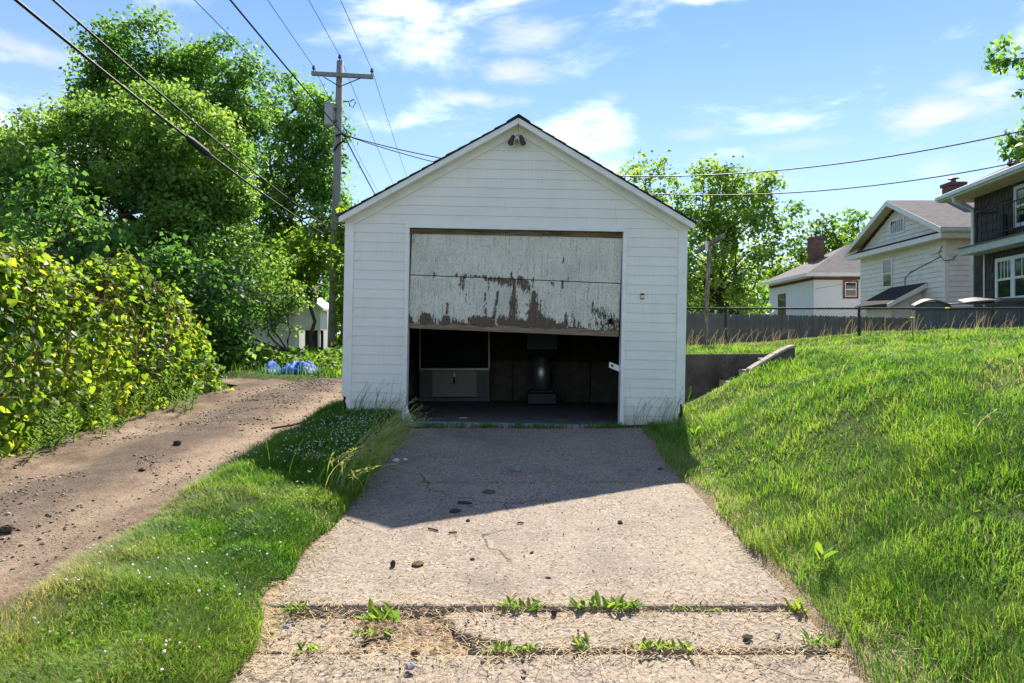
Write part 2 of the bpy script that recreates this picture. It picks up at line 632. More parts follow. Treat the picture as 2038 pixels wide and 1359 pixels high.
c = t.mix(t.rng(grit, 0.3, 0.62, 0.55, 1.0), (0.30, 0.25, 0.20), c)
big1 = t.noise(0.75, 6, 0.62)
c = t.mix(t.rng(big1, 0.46, 0.70, 0.0, 0.50), c, (0.205, 0.18, 0.16))
mid1 = t.noise(3.1, 6, 0.68)
c = t.mix(t.rng(mid1, 0.50, 0.68, 0, 0.5), c, (0.17, 0.14, 0.115))
pale = t.noise(2.2, 5, 0.66, t.coords((1, 0.6, 1)))
c = t.mix(t.rng(pale, 0.52, 0.75, 0, 0.4), c, (0.44, 0.355, 0.265))
fleck = t.vor(34, out='Color')
sx2 = t.n('ShaderNodeSeparateColor')
t.t.links.new(fleck, sx2.inputs[0])
c = t.mix(t.math('MULTIPLY', t.rng(sx2.outputs[0], 0.82, 0.85), t.rng(t.vor(34), 0.30, 0.18)), c, (0.06, 0.05, 0.042))
# hairline cracks wandering over the slabs
wob_ = t.n('ShaderNodeVectorMath', operation='ADD')
nv = t.n('ShaderNodeTexNoise'); nv.inputs['Scale'].default_value = 2.6; nv.inputs['Detail'].default_value = 6
t.t.links.new(t.tc.outputs['Object'], nv.inputs['Vector'])
sc_ = t.n('ShaderNodeVectorMath', operation='SCALE'); sc_.inputs['Scale'].default_value = 0.5
t.t.links.new(nv.outputs['Color'], sc_.inputs[0])
t.t.links.new(t.tc.outputs['Object'], wob_.inputs[0]); t.t.links.new(sc_.outputs[0], wob_.inputs[1])
crk = t.vor(0.62, 'DISTANCE_TO_EDGE', wob_.outputs[0])
crm = t.math('MULTIPLY', t.rng(crk, 0.006, 0.002), t.rng(t.noise(1.3, 3, 0.5), 0.50, 0.60))
c = t.mix(t.math('MULTIPLY', crm, 0.75), c, (0.06, 0.05, 0.04))
hgt = t.math('ADD', t.math('MULTIPLY', edge, 0.8), t.math('MULTIPLY', t.noise(30, 4, 0.6), 0.6))
t.bump(t.math('SUBTRACT', hgt, crm), 0.5, 0.006)
c = t.mix(1.0, c, (0.93, 0.913, 0.885), 'MULTIPLY')
M['aggregate'] = t.done(c, 0.92, 0.15)

# dirt of the alley
t = NT('alley_dirt')
n1 = t.noise(1.1, 6, 0.68)
n2 = t.noise(6, 7, 0.75, t.coords((1.6, 0.7, 1)))
n3 = t.noise(45, 4, 0.65)
c = t.ramp(n1, [(0.32, (0.10, 0.070, 0.050)), (0.5, (0.205, 0.152, 0.112)), (0.68, (0.34, 0.265, 0.20))])
c = t.mix(t.rng(n2, 0.46, 0.66, 0, 0.85), c, (0.085, 0.060, 0.044))
c = t.mix(t.rng(t.attr('rut'), 0, 1, 0, 0.8), c, (0.37, 0.29, 0.22))
c = t.mix(t.math('MULTIPLY', t.attr('crown'), t.rng(n2, 0.25, 0.6, 0.35, 1.0)), c, (0.115, 0.095, 0.082))
c = t.mix(t.rng(n3, 0.52, 0.68, 0, 0.7), c, (0.09, 0.07, 0.056))
peb = t.vor(55, out='Color')
sx = t.n('ShaderNodeSeparateColor')
t.t.links.new(peb, sx.inputs[0])
pm = t.math('MULTIPLY', t.rng(sx.outputs[0], 0.80, 0.84), t.rng(t.vor(55), 0.28, 0.2))
c = t.mix(t.math('MULTIPLY', pm, 0.7), c, t.ramp(sx.outputs[1], [(0, (0.20, 0.19, 0.19)), (1, (0.45, 0.42, 0.40))]))
t.bump(t.math('ADD', n2, t.math('MULTIPLY', n3, 0.6)), 0.9, 0.03)
c = t.mix(1.0, c, (1.0, 0.96, 0.90), 'MULTIPLY')
M['dirt'] = t.done(c, 0.95, 0.1)
# soil below the grass
t = NT('grassy_soil')
n1 = t.noise(2.2, 6, 0.7)
n2 = t.noise(24, 5, 0.7)
c = t.ramp(n1, [(0.3, (0.035, 0.055, 0.016)), (0.55, (0.07, 0.09, 0.025)), (0.75, (0.13, 0.12, 0.05))])
c = t.mix(t.rng(n2, 0.5, 0.75, 0, 0.7), c, (0.15, 0.125, 0.06))
dry_ = t.math('ADD', t.attr('dry'), t.rng(n2, 0.3, 0.7, -0.25, 0.25))
c = t.mix(t.math('MULTIPLY', t.attr('dry'), t.rng(dry_, 0.2, 0.6)), c, t.mix(n2, (0.24, 0.17, 0.10), (0.40, 0.31, 0.20)))
t.bump(n2, 0.8, 0.03)
M['soil'] = t.done(c, 0.95, 0.1)
# straw litter
M['straw'] = leaf_mat('dry_straw', [(0, (0.30, 0.21, 0.12)), (0.5, (0.50, 0.38, 0.22)), (1, (0.66, 0.54, 0.36))], 0.2, 0.7, 0.2)
GRASS = [(0.0, (0.030, 0.085, 0.014)), (0.3, (0.066, 0.172, 0.022)), (0.6, (0.128, 0.255, 0.03)), (0.8, (0.21, 0.32, 0.05)), (0.9, (0.30, 0.265, 0.14)), (1.0, (0.42, 0.36, 0.24))]
M['grass'] = leaf_mat('grass_blade', GRASS, 0.42, 0.55, 0.25, 1.6)
M['leaf'] = leaf_mat('maple_leaf', [(0, (0.034, 0.085, 0.024)), (0.35, (0.085, 0.172, 0.040)), (0.7, (0.155, 0.26, 0.058)), (1, (0.24, 0.33, 0.08))], 0.48, 0.5, 0.2, 1.9)
M['leaf_dark'] = leaf_mat('deep_green_leaf', [(0, (0.032, 0.082, 0.028)), (0.5, (0.082, 0.175, 0.042)), (1, (0.175, 0.285, 0.07))], 0.5, 0.5, 0.2, 2.1)
M['leaf_light'] = leaf_mat('yellow_green_leaf', [(0, (0.05, 0.10, 0.012)), (0.5, (0.115, 0.20, 0.02)), (1, (0.22, 0.28, 0.035))], 0.52, 0.5, 0.15, 1.9)
M['grape'] = leaf_mat('grape_leaf', [(0, (0.03, 0.085, 0.016)), (0.35, (0.09, 0.155, 0.022)), (0.65, (0.165, 0.235, 0.025)), (0.85, (0.26, 0.285, 0.035)), (1.0, (0.32, 0.22, 0.06))], 0.55, 0.45, 0.25, 2.3)
M['weed'] = leaf_mat('weed_leaf', [(0, (0.05, 0.12, 0.02)), (0.5, (0.12, 0.22, 0.03)), (1, (0.24, 0.30, 0.05))], 0.45, 0.55, 0.2, 1.7)
# tarp
t = NT('blue_tarp')
c = t.mix(t.rng(t.noise(9, 4, 0.6), 0.35, 0.65), (0.005, 0.045, 0.30), (0.02, 0.14, 0.62))
M['tarp'] = t.done(c, 0.6, 0.2)
# old garage door: flaking white paint on weathered plywood
t = NT('peeling_paint')
gr = t.noise(3.2, 7, 0.72, t.coords((16, 1, 1.1)), 0.5)
gr2 = t.noise(9, 6, 0.75, t.coords((11, 1, 0.9)))
flk = t.noise(26, 5, 0.72, t.coords((1.6, 1, 0.8)))
peel = t.math('ADD', t.attr('peel'), t.math('MULTIPLY', t.math('SUBTRACT', gr, 0.5), 1.25))
peel = t.math('ADD', peel, t.math('MULTIPLY', t.math('SUBTRACT', flk, 0.5), 1.05))
msk = t.rng(peel, 0.50, 0.535)
wood = t.ramp(gr2, [(0.3, (0.045, 0.032, 0.024)), (0.5, (0.12, 0.085, 0.06)), (0.68, (0.21, 0.16, 0.12)), (0.85, (0.34, 0.29, 0.23))])
paint = t.ramp(gr, [(0.28, (0.44, 0.415, 0.32)), (0.45, (0.69, 0.665, 0.56)), (0.7, (0.82, 0.795, 0.69))])
paint = t.mix(t.rng(t.noise(2.6, 5, 0.65), 0.42, 0.72, 0, 0.55), paint, (0.40, 0.42, 0.35))
paint = t.mix(t.rng(t.noise(60, 4, 0.7, t.coords((2.4, 1, 0.55))), 0.53, 0.64, 0, 0.8), paint, (0.16, 0.14, 0.11))
paint = t.mix(t.rng(t.noise(11, 4, 0.7, t.coords((6, 1, 0.35))), 0.58, 0.66, 0, 0.7), paint, (0.17, 0.155, 0.125))
c = t.mix(msk, paint, wood)
t.bump(t.math('ADD', t.math('MULTIPLY', msk, -1.0), t.math('MULTIPLY', gr, 0.5)), 1.0, 0.008)
M['door'] = t.done(c, 0.75, 0.25)


# ------------------------------------------------------------------ terrain
def zb(y):
    y = np.asarray(y, dtype=np.float64)
    up = 0.8 * np.logaddexp(0, (y - 11.0) / 0.8)
    dn = 2.0 * np.logaddexp(0, (-9.0 - y) / 2.0)
    return 0.0662 * (y - up + dn)


AL, AR = -4.5, -2.2         # alley edges
DL, DR = -1.05, 1.30        # driveway edges
RX0, RX1, RY0, RY1 = 1.84, 3.40, 8.12, 9.38      # stairwell beside the garage


def plateau(x, y):
    return 1.21 + 0.36 * sstep(4.5, 10.0, x) - 0.05 * sstep(15, 22, y)


def ground(x, y, raw=False):
    x = np.asarray(x, dtype=np.float64); y = np.asarray(y, dtype=np.float64)
    b = zb(y)
    xe = 1.34 + 0.52 * sstep(5.6, 7.6, y)
    rise = 0.5 * 0.12 * np.logaddexp(0, (x - xe) / 0.12)
    P = np.maximum(plateau(x, y), b)
    z = np.where(x > 0.3, softmin(b + rise, P, 0.3), b)
    und = (fbm(x, y, 0.9, 3, 3) - 0.5)
    z = z + und * 0.16 * sstep(1.4, 3.0, x)
    # grass strip between alley and drive, a little crowned
    s = sstep(AR - 0.12, AR + 0.35, x) * (1 - sstep(DL - 0.3, DL + 0.03, x)) * (1 - sstep(7.2, 9.5, y))
    z = z + s * (0.085 + 0.05 * (fbm(x, y, 1.7, 5, 2) - 0.5))
    # left verge
    z = z + 0.10 * sstep(-4.75, -5.4, x) * (1 - sstep(10.9, 11.4, y) * (1 - sstep(12.9, 13.3, y)))
    z = z - 0.16 * np.maximum(sstep(AL - 0.25, AL, x), sstep(11.1, 11.5, y) * (x > -17)) * (1 - sstep(AR - 0.1, AR + 0.05, x)) * (1 - sstep(12.5, 13.2, y))
    if not raw:
        ins = (x > RX0) & (x < RX1) & (y > RY0) & (y < RY1)
        z = np.where(ins, b - 0.02, z)
        gar = (x > -1.76) & (x < 1.83) & (y > 7.42) & (y < 12.9)
        z = np.where(gar, 0.30, z)
        dr = (x > DL + 0.08) & (x < DR - 0.08) & (y < 7.45) & (y > -6)
        z = np.where(dr, z - 0.09, z)
    return z


def gz(x, y):
    return float(ground(np.array([x]), np.array([y]))[0])


def axis(lo, hi, step, far):
    a = list(np.arange(lo, hi + 1e-6, step))
    s, v = step, hi
    while v < far:
        s *= 1.22; v += s; a.append(v)
    s, v = step, lo
    pre = []
    while v > -far:
        s *= 1.22; v -= s; pre.append(v)
    return np.array(pre[::-1] + a)


def grid_mesh(name, xs, ys, zf, mat, mask=None, attrs=None, smooth=True):
    X, Y = np.meshgrid(xs, ys)
    Z = zf(X, Y)
    nx, ny = len(xs), len(ys)
    idx = np.arange(nx * ny).reshape(ny, nx)
    q = np.stack([idx[:-1, :-1], idx[:-1, 1:], idx[1:, 1:], idx[1:, :-1]], -1).reshape(-1, 4)
    if mask is not None:
        cx = 0.25 * (X[:-1, :-1] + X[:-1, 1:] + X[1:, 1:] + X[1:, :-1]).ravel()
        cy = 0.25 * (Y[:-1, :-1] + Y[:-1, 1:] + Y[1:, 1:] + Y[1:, :-1]).ravel()
        q = q[mask(cx, cy)]
    V = np.stack([X.ravel(), Y.ravel(), Z.ravel()], -1)
    A = {k: f(X, Y).ravel() for k, f in (attrs or {}).items()}
    used = np.unique(q)
    remap = np.full(len(V), -1); remap[used] = np.arange(len(used))
    V = V[used]; q = remap[q]
    A = {k: a[used] for k, a in A.items()}
    return np_mesh(name, V, q.ravel(), np.full(len(q), 4), mat, smooth, A)


def dry(x, y):
    d = np.minimum(np.abs(x - (DL - .04)), np.abs(x - (DR + .06)))
    near = np.exp(-(d / .13) ** 2) * sstep(7.6, 6.8, y)
    al = np.exp(-((x - (AR + .05)) / .16) ** 2) * sstep(13, 11.5, y)
    return np.clip(np.maximum(near, al), 0, 1) * (y > -6)


gm = grid_mesh('ground', axis(-7, 11, 0.1, 900), axis(0.5, 17, 0.1, 900), ground, M['soil'], None, {'dry': dry})
tag(link('ground', gm), kind='structure')


# the alley: two wheel tracks and a gravelly crown between them
def alley_mask(x, y):
    w = (fbm(x, y, 1.3, 21, 3) - 0.5) * 0.5
    main = (x > AL - 0.22 + w) & (x < AR + 0.09 + w * 0.5) & (y < 12.9 + w)
    side = (x > -16) & (x < AR + w) & (y > 11.5 + w) & (y < 12.9 + w)
    return main | side


def alley_z(x, y):
    x = np.asarray(x, dtype=np.float64); y = np.asarray(y, dtype=np.float64)
    b = zb(y)
    side = sstep(AL + .1, AL - .5, x) * sstep(11.0, 11.4, y)
    g = b - .035
    r1 = np.exp(-((x + 2.75 + 0.1 * np.sin(y * 0.5)) / 0.27) ** 2)
    r2 = np.exp(-((x + 4.0 + 0.1 * np.sin(y * 0.6 + 1)) / 0.27) ** 2)
    edge = sstep(AR - .06, AR + .10, x) + (1 - side) * sstep(AL + .02, AL - .22, x) * .6
    return g - 0.055 * (r1 + r2) - .07 * edge + 0.05 * (fbm(x, y, 2.5, 31, 3) - 0.5) + 0.045 * (fbm(x, y, 7, 35, 3) - 0.5) * (1 - .75 * np.clip(r1 + r2, 0, 1))


def rut(x, y):
    r1 = np.exp(-((x + 2.72 + 0.1 * np.sin(y * 0.5)) / 0.33) ** 2)
    r2 = np.exp(-((x + 3.95 + 0.1 * np.sin(y * 0.6 + 1)) / 0.33) ** 2)
    return np.clip(r1 + 0.6 * r2 - 0.5 * fbm(x, y, 3, 41, 3), 0, 1)


def crown(x, y):
    return np.clip(np.exp(-((x + 3.38) / .42) ** 2) + .8 * np.exp(-((x + 4.5) / .22) ** 2) - .9 * (1 - fbm(x, y, 1.8, 45, 3)) + .35, 0, 1)


am = grid_mesh('dirt_alley', np.arange(-16, -1.7, 0.055), np.arange(-4, 13.6, 0.07), alley_z, M['dirt'], alley_mask, {'rut': rut, 'crown': crown})
tag(link('dirt_alley', am), kind='structure')

# the driveway: four cast slabs and a broken strip
drv = empty('driveway', (0, 0, 0), kind='structure')


def slab_part(poly, lift, name='concrete_slab', th=0.14, parent=drv, mat='aggregate'):
    # a slab following the slope, with a fine mesh on top so that it is never quite flat
    mb = MB()
    n = len(poly)
    top = [(x, y, float(zb(y)) + lift + 0.012 * (float(fbm(x, y, 1.5, 51, 2)) - 0.5)) for x, y in poly]
    bot = [(x, y, z - th) for x, y, z in top]
    mb.add(bot + top, [tuple(range(n - 1, -1, -1)), tuple(range(n, 2 * n))] + [(i, (i + 1) % n, (i + 1) % n + n, i + n) for i in range(n)])
    return mb.build(name, M[mat], parent, bevel=0.012, seg=2)


def wavy(x0, y0, x1, y1, n, amp, seed):
    pts = []
    for i in range(n + 1):
        t_ = i / n
        e = 0 if i in (0, n) else (float(vnoise(t_ * 9, seed * 3.7)) - 0.5) * amp
        dx, dy = x1 - x0, y1 - y0
        L = math.hypot(dx, dy)
        pts.append((x0 + dx * t_ - dy / L * e, y0 + dy * t_ + dx / L * e))
    return pts


def slab_rect(x0, x1, y0, y1, lift, amp=0.03, seed=1):
    p = wavy(x0, y0, x1, y0, 14, amp, seed)[:-1] + wavy(x1, y0, x1, y1, 12, 0.07, seed + 1)[:-1] + wavy(x1, y1, x0, y1, 14, amp, seed + 2)[:-1] + wavy(x0, y1, x0, y0, 12, 0.07, seed + 3)[:-1]
    return slab_part(p, lift)


slab_rect(DL - 0.05, DR + 0.10, -5.0, 2.655, 0.0, 0.02, 3)
slab_rect(DL - 0.05, DR + 0.08, 3.035, 5.03, 0.016, 0.012, 7)
slab_rect(DL - 0.02, DR + 0.05, 5.055, 7.16, 0.010, 0.012, 11)
# the strip between, broken at its left: one good piece with a chipped corner, two loose ones, rubble between them
slab_part([(-0.18, 2.69), (DR + 0.10, 2.69), (DR + 0.10, 3.0), (-0.26, 3.0), (-0.30, 2.96), (-0.25, 2.90), (-0.235, 2.84), (-0.16, 2.78), (-0.02, 2.735)], 0.006)
slab_part([(DL - 0.05, 2.70), (-0.66, 2.69), (-0.60, 2.78), (-0.63, 2.90), (-0.74, 2.985), (DL - 0.05, 2.99)], -0.016)
slab_part([(-0.60, 2.675), (-0.30, 2.68), (-0.34, 2.73), (-0.56, 2.735)], -0.028)
# the soil showing in the joints
mb = MB()
for y0, y1 in ((2.6, 3.1), (4.98, 5.1), (7.1, 7.45)):
    mb.hexa([(DL, y0, zb(y0) - .12), (DR, y0, zb(y0) - .12), (DR, y1, zb(y1) - .12), (DL, y1, zb(y1) - .12)],
            [(DL, y0, zb(y0) - .03), (DR, y0, zb(y0) - .03), (DR, y1, zb(y1) - .03), (DL, y1, zb(y1) - .03)])
M['joint'] = plain('joint_soil', (0.20, 0.14, 0.09), 0.95, 0.1, var=0.5, scale=30, bump=0.8)
jo = mb.build('joint_soil', M['joint'], drv)
jo['kind'] = 'stuff'

# ------------------------------------------------------------------ the garage (local frame: x right, y into the garage, z up)
GX, GY, GZ = 0.008, 7.4, 0.508
gar = empty('garage', (GX, GY, GZ), 'white clapboard garage with a gabled roof and its peeling door half open', 'garage', rot=(0, R(1.1), 0))
AP, SL = 3.29, 0.575


def zr(x):
    return AP - SL * abs(x)


def gpart(name, mb, mat, bevel=0.0, parent=gar):
    return mb.build(name, M[mat] if isinstance(mat, str) else mat, parent, world=False, bevel=bevel)


# shell behind the boards
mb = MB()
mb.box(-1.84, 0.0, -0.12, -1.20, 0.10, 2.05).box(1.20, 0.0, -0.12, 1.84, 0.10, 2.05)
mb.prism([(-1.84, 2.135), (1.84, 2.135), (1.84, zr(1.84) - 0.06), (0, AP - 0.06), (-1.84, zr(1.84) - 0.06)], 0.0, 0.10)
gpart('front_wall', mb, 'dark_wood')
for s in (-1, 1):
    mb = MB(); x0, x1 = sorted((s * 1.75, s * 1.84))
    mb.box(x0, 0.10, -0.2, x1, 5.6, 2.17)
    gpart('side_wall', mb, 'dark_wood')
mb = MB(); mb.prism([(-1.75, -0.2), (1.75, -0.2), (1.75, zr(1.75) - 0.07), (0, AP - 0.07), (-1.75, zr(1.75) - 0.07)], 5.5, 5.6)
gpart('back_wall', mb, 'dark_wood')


def lap(poly_bot, poly_top, z0, z1, name='siding_board', th=0.013):
    """one clapboard: x-range at the bottom, x-range at the top; thick at its lower edge"""
    (a0, a1), (b0, b1) = poly_bot, poly_top
    mb = MB()
    mb.hexa([(a0, -th, z0), (a1, -th, z0), (a1, 0.0, z0), (a0, 0.0, z0)],
            [(b0, -0.004, z1), (b1, -0.004, z1), (b1, 0.0, z1), (b0, 0.0, z1)])
    return gpart(name, mb, 'siding')


ROW = 0.1016
GAB = 0.145
meL = meR = None
for i in range(40):
    z0 = i * ROW + 0.001
    z1 = z0 + ROW + 0.006
    j = random.uniform(-0.0012, 0.0012)
    if z1 < 2.15:
        for s in (-1, 1):
            a, b = sorted((s * 1.758, s * 1.197))
            if i == 0 and s < 0:
                pass
            lap((a, b), (a, b), z0 + j, z1)
    else:
        wt_ = min(1.758, (AP - GAB - z1 + 0.02) / SL)
        wb_ = min(1.758, (AP - GAB - z0 + 0.02) / SL)
        if wb_ < 0.04: break
        wt_ = max(wt_, 0.005)
        lap((-wb_, wb_), (-wt_, wt_), z0 + j, z1)

# corner boards, broken away at their feet so the dark wood shows
for s in (-1, 1):
    x0, x1 = 1.755, 1.852
    jag = [(x0, 0.01), (x0 + 0.03, 0.02), (x0 + 0.034, 0.13), (x0 + 0.05, 0.16), (x0 + 0.045, 0.235), (x0 + 0.066, 0.25), (x0 + 0.07, 0.212), (x1, 0.232)] if s > 0 else \
          [(x0, 0.0), (x0 + 0.035, 0.02), (x0 + 0.045, 0.17), (x0 + 0.06, 0.2), (x0 + 0.05, 0.245), (x0 + 0.08, 0.262), (x1, 0.25)]
    poly = jag + [(x1, zr(x1) - GAB + 0.02), (x0, zr(x0) - GAB + 0.02)]
    if s < 0: poly = [(-x, z) for x, z in poly][::-1]
    mb = MB(); mb.prism(poly, -0.027, 0.02)
    gpart('corner_board', mb, 'trim')
    mb = MB(); xa, xb = sorted((s * 1.84, s * 1.853)); mb.box(xa, 0.02, 0.25, xb, 0.11, 2.11)
    gpart('corner_board', mb, 'trim')
    # lap boards down the side
    for i in range(21):
        mb = MB()
        z0 = i * ROW + 0.001
        xo, xi = s * 1.853, s * 1.841
        a, b = (xi, xo) if s > 0 else (xo, xi)
        t0, t1 = (xi, s * 1.845) if s > 0 else (s * 1.845, xi)
        mb.hexa([(a, 0.112, z0), (b, 0.112, z0), (b, 5.6, z0), (a, 5.6, z0)], [(t0, 0.112, z0 + .1), (t1, 0.112, z0 + .1), (t1, 5.6, z0 + .1), (t0, 5.6, z0 + .1)])
        gpart('siding_board', mb, 'siding')

# gable trim: frieze, channel strip, soffit and rake board on either side
for s in (-1, 1):
    def P(pts):
        return pts if s > 0 else [(-x, z) for x, z in pts][::-1]
    xe, xc = 1.852, 0.0015
    mb = MB(); mb.prism(P([(xc, zr(xc) - GAB), (xe, zr(xe) - GAB), (xe, zr(xe) - 0.07), (xc, zr(xc) - 0.07)][::1]), -0.022, 0.0)
    gpart('frieze_board', mb, 'trim')
    mb = MB(); mb.prism(P([(xc, zr(xc) - GAB - 0.021), (1.757, zr(1.757) - GAB - 0.021), (1.757, zr(1.757) - GAB - 0.002), (xc, zr(xc) - GAB - 0.002)]), -0.028, -0.002)
    gpart('channel_strip', mb, 'trim')
    xe = 1.875
    mb = MB(); mb.prism(P([(xc, zr(xc) - 0.082), (xe, zr(xe) - 0.082), (xe, zr(xe) - 0.066), (xc, zr(xc) - 0.066)]), -0.132, -0.024)
    gpart('soffit_board', mb, 'trim')
    mb = MB(); mb.prism(P([(xc, zr(xc) - 0.092), (1.89, zr(1.89) - 0.092), (1.89, zr(1.89) - 0.030), (xc, zr(xc) - 0.030)]), -0.152, -0.134)
    gpart('rake_board', mb, 'trim')

# roof: deck and laid courses of shingles
mb = MB()
mb.prism([(-1.88, zr(1.88) - 0.060), (0, AP - 0.060), (1.88, zr(1.88) - 0.060), (1.88, zr(1.88) - 0.024), (0, AP - 0.024), (-1.88, zr(1.88) - 0.024)], -0.130, 5.75)
roof = gpart('roof', mb, 'dark_wood')
NC = 15
for s in (-1, 1):
    for k in range(NC):
        xo = 1.905 * (1 - k / NC); xi = max(1.905 * (1 - (k + 1) / NC) - 0.02, 0.0)
        e = random.uniform(-0.003, 0.004)
        pts = [(xi, zr(xi) - 0.022), (xo, zr(xo) - 0.022), (xo + 0.004, zr(xo) - 0.006 + e * .6), (xi, zr(xi) - 0.014)]
        if s < 0: pts = [(-x, z) for x, z in pts][::-1]
        mb = MB(); mb.prism(pts, -0.165 + random.uniform(-.008, .004), 5.78)
        gpart('shingle', mb, 'shingle', parent=roof)
mb = MB(); mb.prism([(-0.12, zr(.12) - .008), (0, AP - .006), (.12, zr(.12) - .008), (.12, zr(.12) + .001), (0, AP + .006), (-.12, zr(.12) + .001)], -0.17, 5.79)
gpart('ridge_cap', mb, 'shingle', parent=roof)

# opening: casing, jambs, the bent foot of the left casing, the rough header
OW, OH = 1.155, 2.09
for s in (-1, 1):
    x0, x1 = sorted((s * OW, s * 1.196))
    mb = MB(); mb.box(x0, -0.032, 0.0, x1, 0.11, OH)
    gpart('door_casing', mb, 'trim')
mb = MB(); mb.box(-1.196, -0.032, OH + 0.001, 1.196, 0.0, 2.133)
gpart('door_casing', mb, 'trim')
mb = MB(); mb.add([(-1.155, -0.034, 0.2), (-1.155, -0.034, 0.0), (-1.075, -0.02, 0.0), (-1.10, -0.015, 0.05), (-1.13, -0.02, 0.12),
                   (-1.155, -0.030, 0.2), (-1.155, -0.030, 0.0), (-1.077, -0.016, 0.0), (-1.102, -0.011, 0.05), (-1.132, -0.016, 0.12)],
                  [(0, 1, 2, 3, 4), (9, 8, 7, 6, 5), (0, 5, 6, 1), (1, 6, 7, 2), (2, 7, 8, 3), (3, 8, 9, 4), (4, 9, 5, 0)])
gpart('bent_trim', mb, 'trim')
mb = MB(); mb.box(-1.153, 0.012, 2.035, 1.153, 0.075, 2.089)
gpart('header_beam', mb, 'timber')
mb = MB(); mb.box(-1.153, 0.078, 1.94, 1.153, 0.135, 2.088)
gpart('header_beam', mb, 'timber')

# the tilted overhead door: two plywood panels on a bottom rail
door = empty('garage_door', (0, 0.0, 0), rot=(0, R(1.25), 0))
door.parent = gar
door.location = (0, 0.030, 1.560)
ZX = lambda zx: (zx - 1025) / 748.0                       # places read off the photographed door
ZZ = lambda zx, zy: -(zy - (490 + (zx - 160) * 0.0434)) / 748.0
PEELS = [  # x0, y0, x1, y1 (spine), half width, strength : bare places in the flaking paint
    (600, 520, 600, 570, 34, .5), (640, 500, 780, 503, 8, .5), (780, 528, 1010, 545, 14, .55), (905, 555, 1000, 560, 22, .5), (1015, 545, 1020, 660, 13, .6),
    (1060, 550, 1110, 590, 30, .55), (1110, 560, 1135, 595, 18, .5), (780, 640, 790, 800, 8, .5), (885, 640, 860, 840, 11, .55), (806, 560, 808, 620, 7, .5),
    (1010, 690, 1022, 830, 26, .6), (1000, 690, 998, 900, 10, .6), (1183, 660, 1190, 830, 24, .65), (1185, 760, 1195, 850, 46, .65), (1215, 820, 1330, 895, 22, .6),
    (170, 850, 178, 920, 18, .6), (310, 850, 310, 900, 34, .6), (470, 850, 478, 910, 18, .55), (480, 730, 480, 800, 7, .5), (630, 650, 630, 710, 6, .45),
    (690, 865, 840, 870, 26, .6), (930, 860, 945, 890, 26, .6), (1010, 880, 1140, 915, 26, .6), (1330, 560, 1335, 580, 5, .55), (1408, 548, 1410, 600, 6, .6),
    (1455, 510, 1456, 545, 6, .5), (1168, 520, 1167, 590, 6, .55), (1680, 790, 1860, 880, 52, .40), (1660, 740, 1665, 800, 12, .4), (1500, 800, 1520, 870, 30, .30), (1450, 830, 1450, 900, 14, .35),
    (1410, 355, 1405, 395, 6, .5), (1700, 240, 1690, 280, 8, .3), (545, 488, 545, 500, 7, .55), (360, 484, 362, 492, 9, .5), (990, 480, 998, 520, 9, .55), (545, 895, 640, 915, 16, .4),
    (1240, 900, 1420, 915, 12, .4), (1730, 800, 1735, 880, 30, .3), (1880, 640, 1885, 700, 5, .5)]


def peel_field(X, Z):
    p = np.zeros_like(X)
    for x0, y0, x1, y1, w, a in PEELS:
        ax, az, bx, bz = ZX(x0), ZZ(x0, y0), ZX(x1), ZZ(x1, y1)
        dx, dz = bx - ax, bz - az
        t_ = np.clip(((X - ax) * dx + (Z - az) * dz) / max(dx * dx + dz * dz, 1e-9), 0, 1)
        d = np.hypot(X - ax - t_ * dx, (Z - az - t_ * dz) * 0.8)
        p = np.maximum(p, 0.72 * a * np.exp(-(d / (w / 748.0 * 1.35 + .006)) ** 2) + 0.10 * np.exp(-(d / (w / 748.0 * 3 + .03)) ** 2))
    p = p + 0.26 * sstep(-0.36, -0.54, Z) + 0.05 * sstep(0.06, 0.0, np.abs(Z)) + 0.09 + 0.12 * (fbm(X * 3, Z * .6, 1.5, 65, 3) - .5) + 0.05 * sstep(0, -.3, Z)
    return p


def door_panel(z0, z1, y, nm='door_panel'):
    xs = np.linspace(-1.145, 1.145, 240); zs = np.linspace(z0, z1, max(8, int((z1 - z0) / 0.0095)))
    X, Z = np.meshgrid(xs, zs)
    pf = peel_field(X, Z)
    ragged = 0
    Y = np.full_like(X, y) + 0.004 * (fbm(X, Z, 2.0, 61, 2) - 0.5)
    if z0 < -0.4:                                          # frayed lower edge of the plywood
        fr = 0.05 * (vnoise(X, 0 * X, 9, 71) - 0.3) + 0.025 * (vnoise(X, 0 * X, 35, 72) - 0.5)
        Z = Z + fr * (1 - sstep(z0, z0 + 0.10, Z))
    ny, nx = X.shape
    idx = np.arange(nx * ny).reshape(ny, nx)
    q = np.stack([idx[:-1, :-1], idx[:-1, 1:], idx[1:, 1:], idx[1:, :-1]], -1).reshape(-1, 4)
    if z0 < -0.4:                                          # the hole at the right
        c = np.stack([X.ravel(), Z.ravel()], -1)[q].mean(1)
        hx, hz = ZX(1815), ZZ(1815, 875)
        keep = ~((np.abs(c[:, 0] - hx + 0.25 * (c[:, 1] - hz)) < 0.028) & (np.abs(c[:, 1] - hz) < 0.032 + 0.3 * (c[:, 0] - hx)))
        q = q[keep]
    V = np.stack([X.ravel(), Y.ravel(), Z.ravel()], -1)
    me = np_mesh(nm, V, q.ravel(), np.full(len(q), 4), M['door'], True, {'peel': pf.ravel()})
    o = link(nm, me, door)
    so = o.modifiers.new('solid', 'SOLIDIFY'); so.thickness = 0.012; so.offset = 1
    return o


